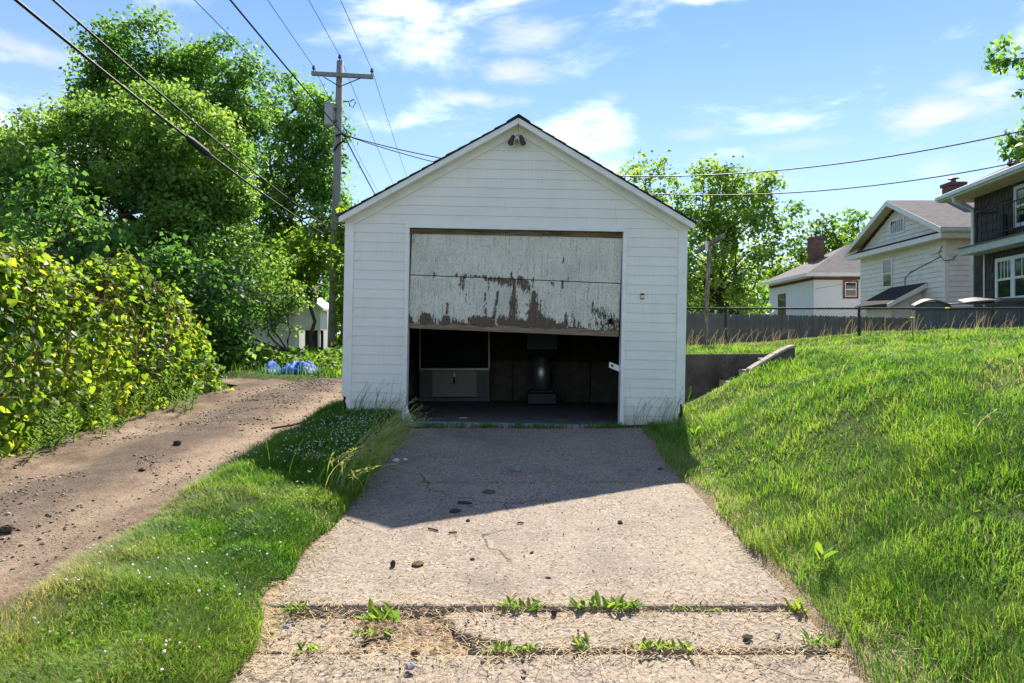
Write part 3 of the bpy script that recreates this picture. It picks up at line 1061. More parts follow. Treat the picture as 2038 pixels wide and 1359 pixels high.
door_panel(0.004, 0.492, 0.012)
door_panel(-0.525, -0.004, 0.010)
mb = MB(); mb.box(-1.148, 0.0, -0.580, 1.148, 0.055, -0.505)
M['rail_wood'] = M['timber'].copy(); M['rail_wood'].name = 'bare_rail_wood'
for nd in M['rail_wood'].node_tree.nodes:
    if nd.type == 'VALTORGB':
        for e, cc in zip(nd.color_ramp.elements, ((0.10, 0.07, 0.045), (0.25, 0.18, 0.12), (0.36, 0.30, 0.22), (0.48, 0.45, 0.38))): e.color = (*cc, 1)
gpart('bottom_rail', mb, 'rail_wood', 0.004, door)
mb = MB(); mb.box(-1.14, 0.03, -0.50, -1.06, 0.06, 0.47).box(1.06, 0.03, -0.50, 1.14, 0.06, 0.47).box(-1.06, 0.03, 0.40, 1.06, 0.06, 0.47).box(-1.06, 0.03, -0.05, 1.06, 0.06, 0.02)
gpart('door_frame', mb, 'dark_wood', 0, door)

# floor, apron, dark inside walls
mb = MB(); mb.box(-1.75, 0.05, -0.12, 1.75, 5.5, -0.004)
gpart('floor_slab', mb, 'floor')
mb = MB(); mb.hexa([(-1.18, -0.16, -0.13), (1.18, -0.16, -0.13), (1.18, 0.048, -0.13), (-1.18, 0.048, -0.13)], [(-1.18, -0.16, -0.030), (1.18, -0.16, -0.030), (1.18, 0.048, -0.006), (-1.18, 0.048, -0.006)])
gpart('threshold', mb, 'apron', 0.01)
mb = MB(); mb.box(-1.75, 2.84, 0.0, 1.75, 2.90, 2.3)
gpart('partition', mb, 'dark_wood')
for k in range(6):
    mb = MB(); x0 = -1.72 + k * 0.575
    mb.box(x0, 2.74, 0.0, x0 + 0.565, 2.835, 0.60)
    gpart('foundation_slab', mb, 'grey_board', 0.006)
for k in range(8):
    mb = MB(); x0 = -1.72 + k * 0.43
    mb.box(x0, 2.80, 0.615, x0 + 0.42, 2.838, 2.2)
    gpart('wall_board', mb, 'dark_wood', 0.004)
mb = MB(); mb.hexa([(1.56, 0.2, 0.0), (1.745, 0.2, 0.0), (1.745, 2.73, 0.0), (1.56, 2.73, 0.0)], [(1.56, 0.2, 0.64), (1.745, 0.2, 0.64), (1.745, 2.73, 0.62), (1.56, 2.73, 0.62)])
gpart('foundation_ledge', mb, 'grey_board', 0.006)
# latch plate sticking out beside the right jamb, key plate on the wall
mb = MB(); mb.prism([(1.035, 0.62), (1.15, 0.575), (1.152, 0.64), (1.04, 0.68)], 0.03, 0.036)
lp = gpart('latch_plate', mb, 'trim')
mb = MB(); mb.prism([(1.055, 0.634), (1.085, 0.622), (1.087, 0.645), (1.057, 0.657)], 0.0285, 0.0298)
gpart('slot', mb, 'black', parent=lp)
kp = MB(); kp.box(1.352, -0.020, 1.365, 1.395, -0.0125, 1.43)
kpo = gpart('key_plate', kp, 'brass')
mb = MB(); mb.tube([(1.373, -0.0205, 1.395), (1.373, -0.030, 1.395)], 0.014, 10)
gpart('lock_cylinder', mb, 'steel', parent=kpo)
mb = MB(); mb.box(1.354, -0.0225, 1.412, 1.392, -0.0203, 1.428).box(1.356, -0.0225, 1.367, 1.390, -0.0203, 1.375)
gpart('plate_edge', mb, 'black', parent=kpo)

# twin flood light under the peak
fl = empty('flood_light', (GX + 0.045, GY - 0.03, 3.565), 'twin dark flood lamp on a white base under the gable peak', 'lamp', rot=(0, R(1.1), 0))
fl.scale = (.74, .74, .74)
mb = MB(); mb.tube([(0, 0.0, 0.0), (0, -0.035, 0.0)], [0.055, 0.048], 14)
mb.add([], [])
gpart('base', mb, 'trim', 0, fl)
mb = MB(); mb.tube([(0, -0.035, -0.015), (0.0, -0.07, -0.05)], [0.026, 0.03], 10)
gpart('sensor', mb, 'brass', 0, fl)
for s in (-1, 1):
    mb = MB(); mb.tube([(s * 0.03, -0.03, 0.03), (s * 0.062, -0.05, 0.03)], 0.012, 8)
    gpart('arm', mb, 'lamp_grey', 0, fl)
    mb = MB(); mb.tube([(s * 0.058, -0.045, 0.045), (s * 0.062, -0.06, 0.02), (s * 0.088, -0.10, -0.065), (s * 0.094, -0.108, -0.085)], [0.024, 0.030, 0.040, 0.043], 14)
    hd = gpart('lamp_head', mb, 'lamp_grey', 0, fl)
    mb = MB(); mb.tube([(s * 0.0945, -0.1085, -0.0865), (s * 0.0955, -0.110, -0.089)], [0.036, 0.035], 14)
    gpart('lens', mb, 'glass', 0, hd)
mb = MB(); mb.tube([(0, -0.01, 0.055), (-0.05, -0.03, 0.03)], 0.006, 6).tube([(0, -0.01, 0.055), (0.05, -0.03, 0.035)], 0.006, 6)
gpart('cable', mb, 'black', 0, fl)

# ------------------------------------------------------------------ things inside the garage
FZ = 0.508
cab = empty('console_cabinet', (-0.83, 9.85, FZ), 'tall dark-fronted console with a thin metal frame and a grey lower panel inside the garage', 'cabinet')
mb = MB(); mb.box(-0.505, 0.02, 0.02, 0.505, 0.42, 1.42)
gpart('case', mb, 'machine', 0.004, cab)
mb = MB(); mb.box(-0.485, 0.0, 0.50, 0.485, 0.018, 1.38)
gpart('dark_front', mb, 'screen', 0, cab)
mb = MB(); mb.box(-0.51, -0.014, 0.468, 0.51, 0.016, 0.498)
gpart('frame_bar', mb, 'frame_metal', 0.003, cab)
for s in (-1, 1):
    mb = MB(); a, b = sorted((s * 0.51, s * 0.488)); mb.box(a, -0.012, 0.50, b, 0.015, 1.38)
    gpart('frame_bar', mb, 'frame_metal', 0.003, cab)
    mb = MB(); a, b = sorted((s * 0.505, s * 0.325)); mb.box(a, -0.002, 0.075, b, 0.018, 0.466)
    gpart('side_panel', mb, 'console_dark', 0.003, cab)
mb = MB(); mb.box(-0.322, -0.006, 0.085, 0.322, 0.018, 0.464)
lpn = gpart('lower_panel', mb, 'console', 0.004, cab)
mb = MB(); mb.box(-0.014, -0.014, 0.37, 0.014, -0.008, 0.435)
gpart('lock', mb, 'brass', 0.002, lpn)
mb = MB(); mb.tube([(0, -0.012, 0.37), (-0.004, -0.014, 0.31), (-0.002, -0.012, 0.26)], [0.010, 0.015, 0.008], 6)
gpart('key_tag', mb, 'black', 0, lpn)
mb = MB(); mb.box(-0.51, -0.02, 0.02, 0.51, 0.015, 0.068)
gpart('plinth', mb, 'console_dark', 0.003, cab)

mac = empty('workshop_machine', (0.42, 9.72, FZ), 'dark machine with a flared hood on a shiny steel column inside the garage', 'machine')
mb = MB(); mb.box(-0.21, -0.18, 0.0, 0.21, 0.2, 0.16).box(-0.17, -0.15, 0.16, 0.17, 0.16, 0.20)
gpart('base', mb, 'machine', 0.012, mac)
mb = MB(); mb.tube([(0, 0, 0.20), (0, 0, 0.66)], 0.112, 24)
o = gpart('column', mb, 'steel', 0, mac)
o.data.polygons.foreach_set('use_smooth', [len(p.vertices) == 4 for p in o.data.polygons])
mb = MB(); mb.hexa([(-0.12, -0.12, 0.66), (0.12, -0.12, 0.66), (0.12, 0.12, 0.66), (-0.12, 0.12, 0.66)], [(-0.22, -0.2, 0.76), (0.22, -0.2, 0.76), (0.22, 0.2, 0.76), (-0.22, 0.2, 0.76)])
gpart('hood', mb, 'machine', 0.01, mac)
mb = MB(); mb.box(-0.22, -0.2, 0.762, 0.22, 0.2, 1.15)
gpart('head', mb, 'machine', 0.012, mac)
mb = MB(); mb.slab([(-0.045, -0.02), (0.02, -0.028), (0.05, 0.0), (0.03, 0.025), (-0.03, 0.02)], 0.0, 0.004)
single('paper_scrap', mb, M['paper'], 'pale scrap of paper lying on the dark garage floor', 'paper', (-0.56, 7.78, FZ + 0.001 + .009))

# ------------------------------------------------------------------ retaining walls and steps beside the garage
mb = MB()
mb.hexa([(1.86, 9.28, 0.2), (3.62, 9.28, 0.2), (3.62, 9.48, 0.2), (1.86, 9.48, 0.2)], [(1.86, 9.30, 1.215), (3.62, 9.30, 1.225), (3.62, 9.48, 1.225), (1.86, 9.48, 1.215)])
single('retaining_wall', mb, M['concrete_wall'], 'dark stained concrete retaining wall running from the right side of the garage', 'wall', (0, 0, 0), bevel=0.012)
ck = empty('stair_cheek', (2.9, 8.08, 0.3), 'low concrete stair wall with a pale sloping top at the end of the retaining wall', 'wall')
prof = [(2.80, 1.035), (2.95, 1.125), (3.10, 1.215), (3.24, 1.29), (3.33, 1.318)]
mb = MB(); mb.prism([(2.80, 0.3), (3.33, 0.3)] + prof[::-1], 8.02, 8.17)
mb.build('wall', M['concrete_wall'], ck, bevel=0.01)
for (xa, za), (xb, zb_) in zip(prof[:-1], prof[1:]):
    mb = MB(); mb.prism([(xa + .003, za + .002), (xb - .003, zb_ + .002), (xb - .003, zb_ + .035), (xa + .003, za + .035)], 8.0, 8.185)
    mb.build('coping', M['cap'], ck, bevel=0.008)
st = empty('steps', (3.0, 8.7, 0.3), 'worn concrete steps between the stair wall and the retaining wall', 'steps')
for k in range(1, 4):
    mb = MB(); mb.box(2.55 + 0.26 * k, 8.19, 0.3, 2.81 + 0.26 * k if k < 3 else 3.6, 9.27, 0.72 + 0.15 * k)
    mb.build('step', M['cap'], st, bevel=0.01)

# ------------------------------------------------------------------ fences at the back of the lawn
FY = 16.0
cl = empty('chain_link_fence', (8.0, FY, 1.25), 'low chain-link fence with a rusty top rail crossing the back of the lawn', 'fence')
RZ = 2.165
mb = MB(); mb.tube([(1.7, FY, RZ), (15.2, FY, RZ)], 0.024, 8)
mb.build('top_rail', M['rail'], cl, smooth=True)
for px in (1179, 1445, 1711, 1977, 2243):
    x = (px - 1019) / F * FY
    mb = MB(); mb.tube([(x, FY + 0.03, gz(x, FY) - 0.2), (x, FY + 0.03, RZ - 0.03), (x, FY + 0.03, RZ + 0.05)], [0.033, 0.033, 0.030], 8)
    mb.build('post', M['rail'], cl)
mb = MB()
zb0, zt0 = 1.22, RZ + 0.03
dd = 0.072
n = int(13.4 / dd)
rw = 0.0024
H_ = zt0 - zb0
for k in range(-14, n):
    for s in (1, -1):
        xa, xb = 1.8 + k * dd, 1.8 + k * dd + H_ * 1.02
        if s < 0: xa, xb = xb, xa
        za, zc = zb0, zt0
        lo, hi = 1.8, 15.1
        # clip to the fence's length
        pts = []
        for t0 in (0.0, 1.0): pts.append((xa + (xb - xa) * t0, za + (zc - za) * t0))
        if min(pts[0][0], pts[1][0]) < lo or max(pts[0][0], pts[1][0]) > hi: continue
        (x0, z0), (x1, z1) = pts
        yy = FY - 0.028 + (0.003 if s > 0 else -0.003)
        mb.add([(x0 - rw, yy, z0), (x0 + rw, yy - rw, z0), (x0, yy + rw, z0), (x1 - rw, yy, z1), (x1 + rw, yy - rw, z1), (x1, yy + rw, z1)],
               [(0, 1, 4, 3), (1, 2, 5, 4), (2, 0, 3, 5)])
o = mb.build('wire_mesh', M['galv'], cl); o['kind'] = 'stuff'
mb = MB(); mb.tube([(1.7, FY - 0.03, 1.66), (15.2, FY - 0.03, 1.66)], 0.004, 4)
mb.build('tension_wire', M['galv'], cl)

pf = empty('picket_fence', (9.5, 22, 1.0), 'weathered grey dog-eared wooden picket fence behind the chain-link fence', 'fence')
A = Vector((1.7, 18.90, 0)); B = Vector((15.2, 24.6, 0))
dv = (B - A); L_ = dv.length; dv.normalize()
ang = math.atan2(dv.y, dv.x)
PW = 0.112
mb = MB(); h = 1.32
mb.prism([(-PW / 2, 0), (PW / 2, 0), (PW / 2, h - 0.045), (PW / 2 - 0.032, h), (-PW / 2 + 0.032, h), (-PW / 2, h - 0.045)], -0.011, 0.011)
pme = mb.mesh('picket', M['picket'])
k = 0
tt = 0.0
while tt < L_:
    p = A + dv * tt
    f = tt / L_
    top = 2.262 - 0.03 * f + random.uniform(-0.018, 0.018)
    sc = 1 + random.uniform(-0.06, 0.06)
    o = link('picket', pme, pf, (p.x - 9.5, p.y - 22, top - h - 1.0), (0, random.uniform(-.012, .012), ang + random.uniform(-.03, .03)), (sc, 1, 1))
    tt += PW + random.choice((0.004, 0.006, 0.010, 0.018))
for z in (1.2, 1.95):
    mb = MB(); q = A + Vector((0.05, -0.02, 0)).cross(Vector((0, 0, 1))) * 0
    nrm = Vector((-dv.y, dv.x, 0)) * 0.04
    a, b = A + nrm, B + nrm
    mb.hexa([(a.x, a.y, z), (b.x, b.y, z), (b.x + nrm.x, b.y + nrm.y, z), (a.x + nrm.x, a.y + nrm.y, z)],
            [(a.x, a.y, z + .09), (b.x, b.y, z + .09), (b.x + nrm.x, b.y + nrm.y, z + .09), (a.x + nrm.x, a.y + nrm.y, z + .09)])
    mb.build('rail', M['picket'], pf)

# the clothes-line post
cx = (1409 - 1019) / F * 13.0
cp = empty('clothesline_post', (cx, 13.0, gz(cx, 13)), 'peeling T-shaped wooden clothesline post with a tilted crossarm on the lawn', 'post')
mb = MB(); mb.tube([(cx - 0.05, 13, gz(cx, 13) - 0.2), (cx - 0.02, 13, 2.2), (cx + 0.03, 13, 3.28)], [0.048, 0.043, 0.038], 8)
mb.build('post', M['post_wood'], cp)
mb = MB(); a = W(1386, 502, 13.55); b = W(1438, 470, 12.45)
d = (b - a).normalized(); u = Vector((0, 0, 1)); sd = d.cross(u).normalized() * 0.035; uu = Vector((0, 0, 0.035))
mb.hexa([a - sd - uu, b - sd - uu, b + sd - uu, a + sd - uu], [a - sd + uu, b - sd + uu, b + sd + uu, a + sd + uu])
mb.build('crossarm', M['post_wood'], cp)
mb = MB(); mb.tube([a + d * 0.18, Vector((cx + 0.0, 13, 3.02))], 0.012, 5)
mb.build('brace', M['galv'], cp)
mb = MB(); mb.tube([W(1406, 480, 12.9), W(1407, 500, 12.9)], [0.035, 0.025], 8)
mb.build('insulator', M['trim'], cp)

# ------------------------------------------------------------------ dumpster behind the fence
DY = 0.0
DX, DYW = (1822 - 1019) / F * 19.3, 19.3
du = empty('dumpster', (DX, DYW, 1.3), 'grey steel dumpster with warped black plastic lids behind the chain-link fence', 'dumpster', rot=(0, 0, R(-26)))
dx0, dx1 = 0.0, 3.3
ZO = 1.3
mb = MB(); mb.box(dx0, DY, .05, dx1, DY + 1.4, 1.04)
mb.build('bin_body', M['dumpster'], du, world=False, bevel=0.02)
arch = [(dx0 + 0.02, 1.042)] + [(dx0 + 0.45 - 0.42 * math.cos(a), 1.042 + 0.17 * math.sin(a)) for a in np.linspace(0.1, 3.04, 14)] + [(dx0 + 0.88, 1.042)]
mb = MB(); mb.prism(arch[::-1], DY + 0.02, DY + 1.38)
mb.build('end_panel', M['dumpster'], du, world=False)
for k in range(5):
    x = dx0 + 0.5 + k * 0.62
    mb = MB(); mb.box(x, DY - 0.05, .1, x + 0.07, DY - 0.002, .96)
    mb.build('rib', M['dumpster'], du, world=False, bevel=0.008)
mb = MB(); mb.box(dx0 - 0.1, DY - 0.06, .97, dx1, DY - 0.003, 1.04)
mb.build('rim', M['dumpster'], du, world=False, bevel=0.008)


def lid(x0, x1, hump, zbase, ya, yb, lift):
    xs = np.linspace(0, 1, 24); ys = np.linspace(0, 1, 6)
    mb = MB(); vs_ = []; fs = []
    for th in (0.0, 0.035):
        for yv in ys:
            for xv in xs:
                z = zbase + hump * max(0.0, math.sin(min(xv / 0.42, 1.0) * math.pi)) * (1 if xv < .42 else 0) + 0.045 * xv + lift * yv - 0.02 * math.sin(xv * 9) * (1 - yv)
                vs_.append((x0 + (x1 - x0) * xv, ya + (yb - ya) * yv, z + th))
    nx_, ny_ = 24, 6
    for l in (0, 1):
        for j in range(ny_ - 1):
            for i in range(nx_ - 1):
                a = l * nx_ * ny_ + j * nx_ + i
                f = (a, a + 1, a + nx_ + 1, a + nx_)
                fs.append(f if l else f[::-1])
    o_ = nx_ * ny_
    ring = [i for i in range(nx_)] + [j * nx_ + nx_ - 1 for j in range(1, ny_)] + [(ny_ - 1) * nx_ + i for i in range(nx_ - 2, -1, -1)] + [j * nx_ for j in range(ny_ - 2, 0, -1)]
    for a, b in zip(ring, ring[1:] + ring[:1]): fs.append((a, b, b + o_, a + o_))
    mb.add(vs_, fs)
    mb.build('lid', M['lid'], du, world=False)


lid(dx0 - 0.02, dx0 + 1.9, 0.165, 1.065, DY - 0.10, DY + 1.2, 0.09)
lid(dx0 + 1.15, dx0 + 3.4, 0.06, 1.125, DY - 0.12, DY + 1.2, 0.14)

# ------------------------------------------------------------------ houses at the right
def board_x(parent, name, x0, x1, yw, z0, z1, mat, th=0.02):
    """a lap board on a wall that faces the camera (-y)"""
    mb = MB()
    mb.hexa([(x0, yw - th, z0), (x1, yw - th, z0), (x1, yw, z0), (x0, yw, z0)], [(x0, yw - .004, z1), (x1, yw - .004, z1), (x1, yw, z1), (x0, yw, z1)])
    return mb.build(name, mat, parent)


def board_y(parent, name, y0, y1, xw, z0, z1, mat, th=0.02, y0t=None, y1t=None):
    """a lap board on a wall that faces left (-x)"""
    y0t = y0 if y0t is None else y0t
    y1t = y1 if y1t is None else y1t
    mb = MB()
    mb.hexa([(xw - th, y0, z0), (xw, y0, z0), (xw, y1, z0), (xw - th, y1, z0)], [(xw - .004, y0t, z1), (xw, y0t, z1), (xw, y1t, z1), (xw - .004, y1t, z1)])
    return mb.build(name, mat, parent)


WB = plain('white_lap_siding', (0.73, 0.705, 0.66), 0.6, 0.25, var=0.1, scale=3, bump=0.1)
# --- white two-storey house with the gable towards the left
HX, HY = 16.5, 26.0
wh = empty('white_house', (HX, HY, 1.2), 'white lap-sided house with a front gable, attic vent and brown-grey shingle roof', 'house')
HYB = 32.3
mb = MB(); mb.box(HX, HY, 0.8, 25.5, HYB, 5.55)
ym = 0.5 * (HY + HYB)
RZp, EZ, OV = 7.42, 5.55, 0.55
mb.add([(HX, HY, 5.55), (HX, HYB, 5.55), (HX, ym, 7.15), (25.5, HY, 5.55), (25.5, HYB, 5.55), (25.5, ym, 7.15)], [(0, 2, 1), (3, 4, 5), (0, 3, 5, 2), (1, 2, 5, 4)])
mb.build('wall', M['white_board'], wh)
z = 1.3
while z < 5.2:
    board_y(wh, 'siding_board', HY + 0.13, HYB, HX - 0.001, z, z + 0.205, WB, 0.036)
    board_x(wh, 'siding_board', HX + 0.13, 20.5, HY - 0.001, z, z + 0.205, WB, 0.036)
    z += 0.2
z = 5.62
while z < 7.0:
    w0 = (7.15 - z) / 1.6 * (HYB - HY) / 2
    w1 = max((7.15 - z - 0.2) / 1.6 * (HYB - HY) / 2, 0.01)
    board_y(wh, 'siding_board', ym - w0, ym + w0, HX - 0.001, z, z + 0.2, WB, 0.036, ym - w1, ym + w1)
    z += 0.2
mb = MB(); mb.box(HX - 0.035, HY - 0.035, 0.8, HX + 0.125, HY + 0.125, 5.45)
mb.build('corner_board', M['white_board'], wh)
# main roof, rake boards, cornice with a little skirt roof under the gable
x0r, x1r = HX - 0.5, 26.2
mb = MB()
e0, e1 = HY - OV, HYB + OV
mb.hexa([(x0r, e0, EZ + .02), (x1r, e0, EZ + .02), (x1r, ym, RZp - .1), (x0r, ym, RZp - .1)], [(x0r, e0, EZ + .1), (x1r, e0, EZ + .1), (x1r, ym, RZp), (x0r, ym, RZp)])
mb.hexa([(x0r, ym + .002, RZp - .1), (x1r, ym + .002, RZp - .1), (x1r, e1, EZ + .02), (x0r, e1, EZ + .02)], [(x0r, ym + .002, RZp), (x1r, ym + .002, RZp), (x1r, e1, EZ + .1), (x0r, e1, EZ + .1)])
rf = mb.build('roof', M['roofing'], wh)
for (ya, za), (yb, zb2) in (((e0, EZ), (ym, RZp - .12)), ((ym, RZp - .12), (e1, EZ))):
    mb = MB(); mb.hexa([(x0r - .03, ya, za - .12), (x0r - .002, ya, za - .12), (x0r - .002, yb, zb2 - .12), (x0r - .03, yb, zb2 - .12)],
                       [(x0r - .03, ya, za + .1), (x0r - .002, ya, za + .1), (x0r - .002, yb, zb2 + .1), (x0r - .03, yb, zb2 + .1)])
    mb.build('rake_board', M['white_board'], wh)
for sgn, (ya, za, yb, zb2) in enumerate(((e0, EZ + .0, ym, RZp - .13), (ym, RZp - .13, e1, EZ + .0))):
    mb = MB(); mb.hexa([(x0r, ya, za), (HX - .04, ya, za), (HX - .04, yb, zb2), (x0r, yb, zb2)], [(x0r, ya, za + .016), (HX - .04, ya, za + .016), (HX - .04, yb, zb2 + .016), (x0r, yb, zb2 + .016)])
    mb.build('soffit', M['cream'], wh)
mb = MB(); mb.hexa([(x0r, e0, 5.26), (HX, HY, 5.26), (HX, HYB, 5.26), (x0r, e1, 5.26)], [(x0r, e0, 5.46), (HX, HY, 5.46), (HX, HYB, 5.46), (x0r, e1, 5.46)])
mb.build('cornice', M['white_board'], wh)
mb = MB(); mb.hexa([(x0r + .02, e0 + .05, 5.462), (HX, HY, 5.462), (HX, HYB, 5.462), (x0r + .02, e1 - .05, 5.462)], [(x0r + .02, e0 + .05, 5.475), (HX - .03, HY, 5.66), (HX - .03, HYB, 5.66), (x0r + .02, e1 - .05, 5.475)])
mb.build('skirt_roof', M['shingle'], wh)
mb = MB(); mb.hexa([(x0r, e0, 5.262), (x1r, e0, 5.262), (x1r, HY, 5.262), (HX, HY, 5.262)], [(x0r, e0, 5.52), (x1r, e0, 5.52), (x1r, HY, 5.52), (HX, HY, 5.52)])
mb.build('eave_box', M['cream'], wh)
mb = MB(); mb.box(x0r, e0 - .09, 5.47, x1r, e0 - .003, 5.60)
mb.build('gutter', M['grey_green_paint'], wh, bevel=0.02)


def window_left(parent, xw, y0, y1, z0, z1, fr, sash, bars=0, fw=0.1, rail=True):
    mb = MB()
    mb.box(xw - .05, y0, z0, xw - .026, y1, z0 + fw).box(xw - .05, y0, z1 - fw, xw - .026, y1, z1)
    mb.box(xw - .05, y0, z0 + fw, xw - .026, y0 + fw, z1 - fw).box(xw - .05, y1 - fw, z0 + fw, xw - .026, y1, z1 - fw)
    wnd = mb.build('window', fr, parent)
    mb = MB(); mb.box(xw - .036, y0 + fw, z0 + fw, xw - .028, y1 - fw, z1 - fw)
    mb.build('pane', M['glass'], wnd)
    mb = MB()
    if rail: mb.box(xw - .046, y0 + fw, (z0 + z1) / 2 - .03, xw - .037, y1 - fw, (z0 + z1) / 2 + .03)
    for k in range(bars):
        y = y0 + fw + (y1 - y0 - 2 * fw) * (k + 1) / (bars + 1)
        mb.box(xw - .045, y - .016, z0 + fw, xw - .0375, y + .016, z1 - fw)
    if mb.v: mb.build('sash', sash, wnd)
    return wnd


def window_front(parent, yw, x0, x1, z0, z1, fr, sash, bars=0, fw=0.1, rail=True):
    mb = MB()
    mb.box(x0, yw - .05, z0, x1, yw - .026, z0 + fw).box(x0, yw - .05, z1 - fw, x1, yw - .026, z1)
    mb.box(x0, yw - .05, z0 + fw, x0 + fw, yw - .026, z1 - fw).box(x1 - fw, yw - .05, z0 + fw, x1, yw - .026, z1 - fw)
    wnd = mb.build('window', fr, parent)
    mb = MB(); mb.box(x0 + fw, yw - .036, z0 + fw, x1 - fw, yw - .028, z1 - fw)
    mb.build('pane', M['glass'], wnd)
    mb = MB()
    w = 0.045
    mb.box(x0 + fw, yw - .046, z0 + fw, x0 + fw + w, yw - .037, z1 - fw).box(x1 - fw - w, yw - .046, z0 + fw, x1 - fw, yw - .037, z1 - fw)
    mb.box(x0 + fw + w, yw - .046, z1 - fw - w, x1 - fw - w, yw - .037, z1 - fw).box(x0 + fw + w, yw - .046, z0 + fw, x1 - fw - w, yw - .037, z0 + fw + w)
    if rail: mb.box(x0 + fw + w, yw - .046, (z0 + z1) / 2 - .03, x1 - fw - w, yw - .037, (z0 + z1) / 2 + .03)
    for k in range(bars):
        x = x0 + fw + (x1 - x0 - 2 * fw) * (k + 1) / (bars + 1)
        mb.box(x - .012, yw - .045, z0 + fw, x + .012, yw - .0375, z1 - fw)
    mb.build('sash', sash, wnd)
    return wnd


window_left(wh, HX, 28.65, 29.75, 5.98, 6.66, M['white_board'], M['white_board'], 5, 0.09, False)
window_left(wh, HX, 29.55, 30.35, 3.72, 5.05, M['white_board'], M['white_board'], 0, 0.10)
# porch hood over the side door
mb = MB(); mb.box(HX - 1.25, 27.45, 1.0, HX - .02, 29.4, 2.75)
mb.prism([(HX - 1.25, 2.755), (HX - .022, 2.755), (HX - .022, 3.45)], 27.452, 29.398)
pr = mb.build('porch', M['white_board'], wh)
mb = MB(); mb.hexa([(HX - 1.6, 27.1, 2.80), (HX - .03, 27.1, 3.62), (HX - .03, 29.7, 3.62), (HX - 1.6, 29.7, 2.80)], [(HX - 1.6, 27.1, 2.90), (HX - .03, 27.1, 3.74), (HX - .03, 29.7, 3.74), (HX - 1.6, 29.7, 2.90)])
mb.build('porch_roof', M['shingle'], pr)
mb = MB(); mb.hexa([(HX - 1.62, 27.06, 2.70), (HX - .03, 27.06, 3.52), (HX - .03, 27.098, 3.52), (HX - 1.62, 27.098, 2.70)], [(HX - 1.62, 27.06, 2.88), (HX - .03, 27.06, 3.72), (HX - .03, 27.098, 3.72), (HX - 1.62, 27.098, 2.88)])
mb.build('rake_board', M['white_board'], pr)
for x in (HX - 1.22, HX - .5):
    mb = MB(); mb.box(x, 27.41, 1.6, x + .08, 27.448, 3.0)
    mb.build('trim_board', M['cream'], pr)
mb = MB(); mb.box(HX - .95, 27.40, 1.75, HX - .62, 27.447, 2.35)
mb.build('porch_window', M['glass'], pr)
mb = MB(); mb.tube([(HX - .03, 26.25, 4.65), (HX - .035, 27.2, 4.45), (HX - .035, 28.2, 4.25), (HX - .035, 28.6, 4.05), (HX - .035, 28.62, 2.9)], 0.018, 5)
mb.build('conduit', M['wire'], wh)
mb = MB(); mb.tube([(HX - .05, 26.1, 5.05), (HX - .25, 26.0, 4.75), (HX - .1, 25.9, 4.45), (HX + .25, 25.9, 4.5), (HX + .4, 25.93, 4.68), (HX + .25, 25.93, 4.58)], 0.016, 5)
mb.build('service_cable', M['wire'], wh)
mb = MB(); mb.box(18.55, 28.85, 7.0, 19.15, 29.45, 8.0).box(18.49, 28.79, 8.0, 19.21, 29.51, 8.14)
ch = mb.build('chimney', M['brick'], wh)
mb = MB(); mb.tube([(18.85, 29.15, 8.14), (18.85, 29.15, 8.32)], 0.1, 8).tube([(18.85, 29.15, 8.33), (18.85, 29.15, 8.42)], [0.24, 0.05], 8)
mb.build('chimney_cap', M['galv'], ch)

# --- small white house with brown trim behind it
SX, SY = 16.8, 38.0
sh = empty('small_white_house', (SX, SY, 1.2), 'small white stucco house with dark brown trim and a low hipped roof', 'house')
mb = MB(); mb.box(SX, SY, 0.8, 26.0, 44.6, 5.0)
mb.build('wall', M['stucco'], sh)
mb = MB(); a, b, c_, d = (16.15, 37.4, 5.12), (26.6, 37.4, 5.12), (26.6, 45.2, 5.12), (16.15, 45.2, 5.12)
mb.add([a, b, c_, d, (20.3, 41.3, 7.25), (22.5, 41.3, 7.25)], [(0, 1, 5, 4), (1, 2, 5), (2, 3, 4, 5), (3, 0, 4), (0, 3, 2, 1)])
mb.build('roof', M['roofing'], sh)
mb = MB(); mb.box(16.1, 37.35, 4.98, 26.65, 37.40, 5.16).box(16.1, 37.402, 4.98, 16.15, 45.2, 5.16).box(16.152, 37.402, 4.98, 26.6, 37.99, 5.10).box(16.152, 37.992, 4.98, 16.795, 45.2, 5.10)
mb.build('fascia', M['white_board'], sh)
mb = MB(); mb.box(SX - .03, SY - .03, 4.82, 26, SY - .002, 4.975).box(SX - .03, SY - .001, 4.82, SX - .002, 44.6, 4.975)
mb.build('frieze_board', M['brown_trim'], sh)
window_front(sh, SY, 18.42, 19.26, 3.78, 5.0 - .2, M['brown_trim'], M['white_board'], 0, 0.1)
mb = MB(); mb.box(18.55, SY - .027, 3.9, 19.12, SY - .024, 4.25)
mb.build('curtain', M['curtain'], sh)
window_left(sh, SX, 41.9, 43.0, 2.6, 4.35, M['brown_trim'], M['black'], 0, 0.1)
mb = MB(); mb.box(18.15, 41.2, 5.8, 18.85, 41.9, 7.58).box(18.11, 41.16, 7.58, 18.89, 41.94, 7.72)
mb.build('chimney', M['brick'], sh)

# --- dark shingled house at the right edge (its own frame: x into the house, y away along the wall)
KX, KY = 14.9, 22.0
dk = empty('dark_house', (KX, KY, 1.2), 'dark brown shingled house with pale green trim and an iron balcony at the right edge', 'house', rot=(0, 0, math.atan2(-0.0995, 0.995)))


def kpart(name, mb, mat, parent=dk, bevel=0.0, smooth=False):
    return mb.build(name, M[mat], parent, world=False, bevel=bevel, smooth=smooth)


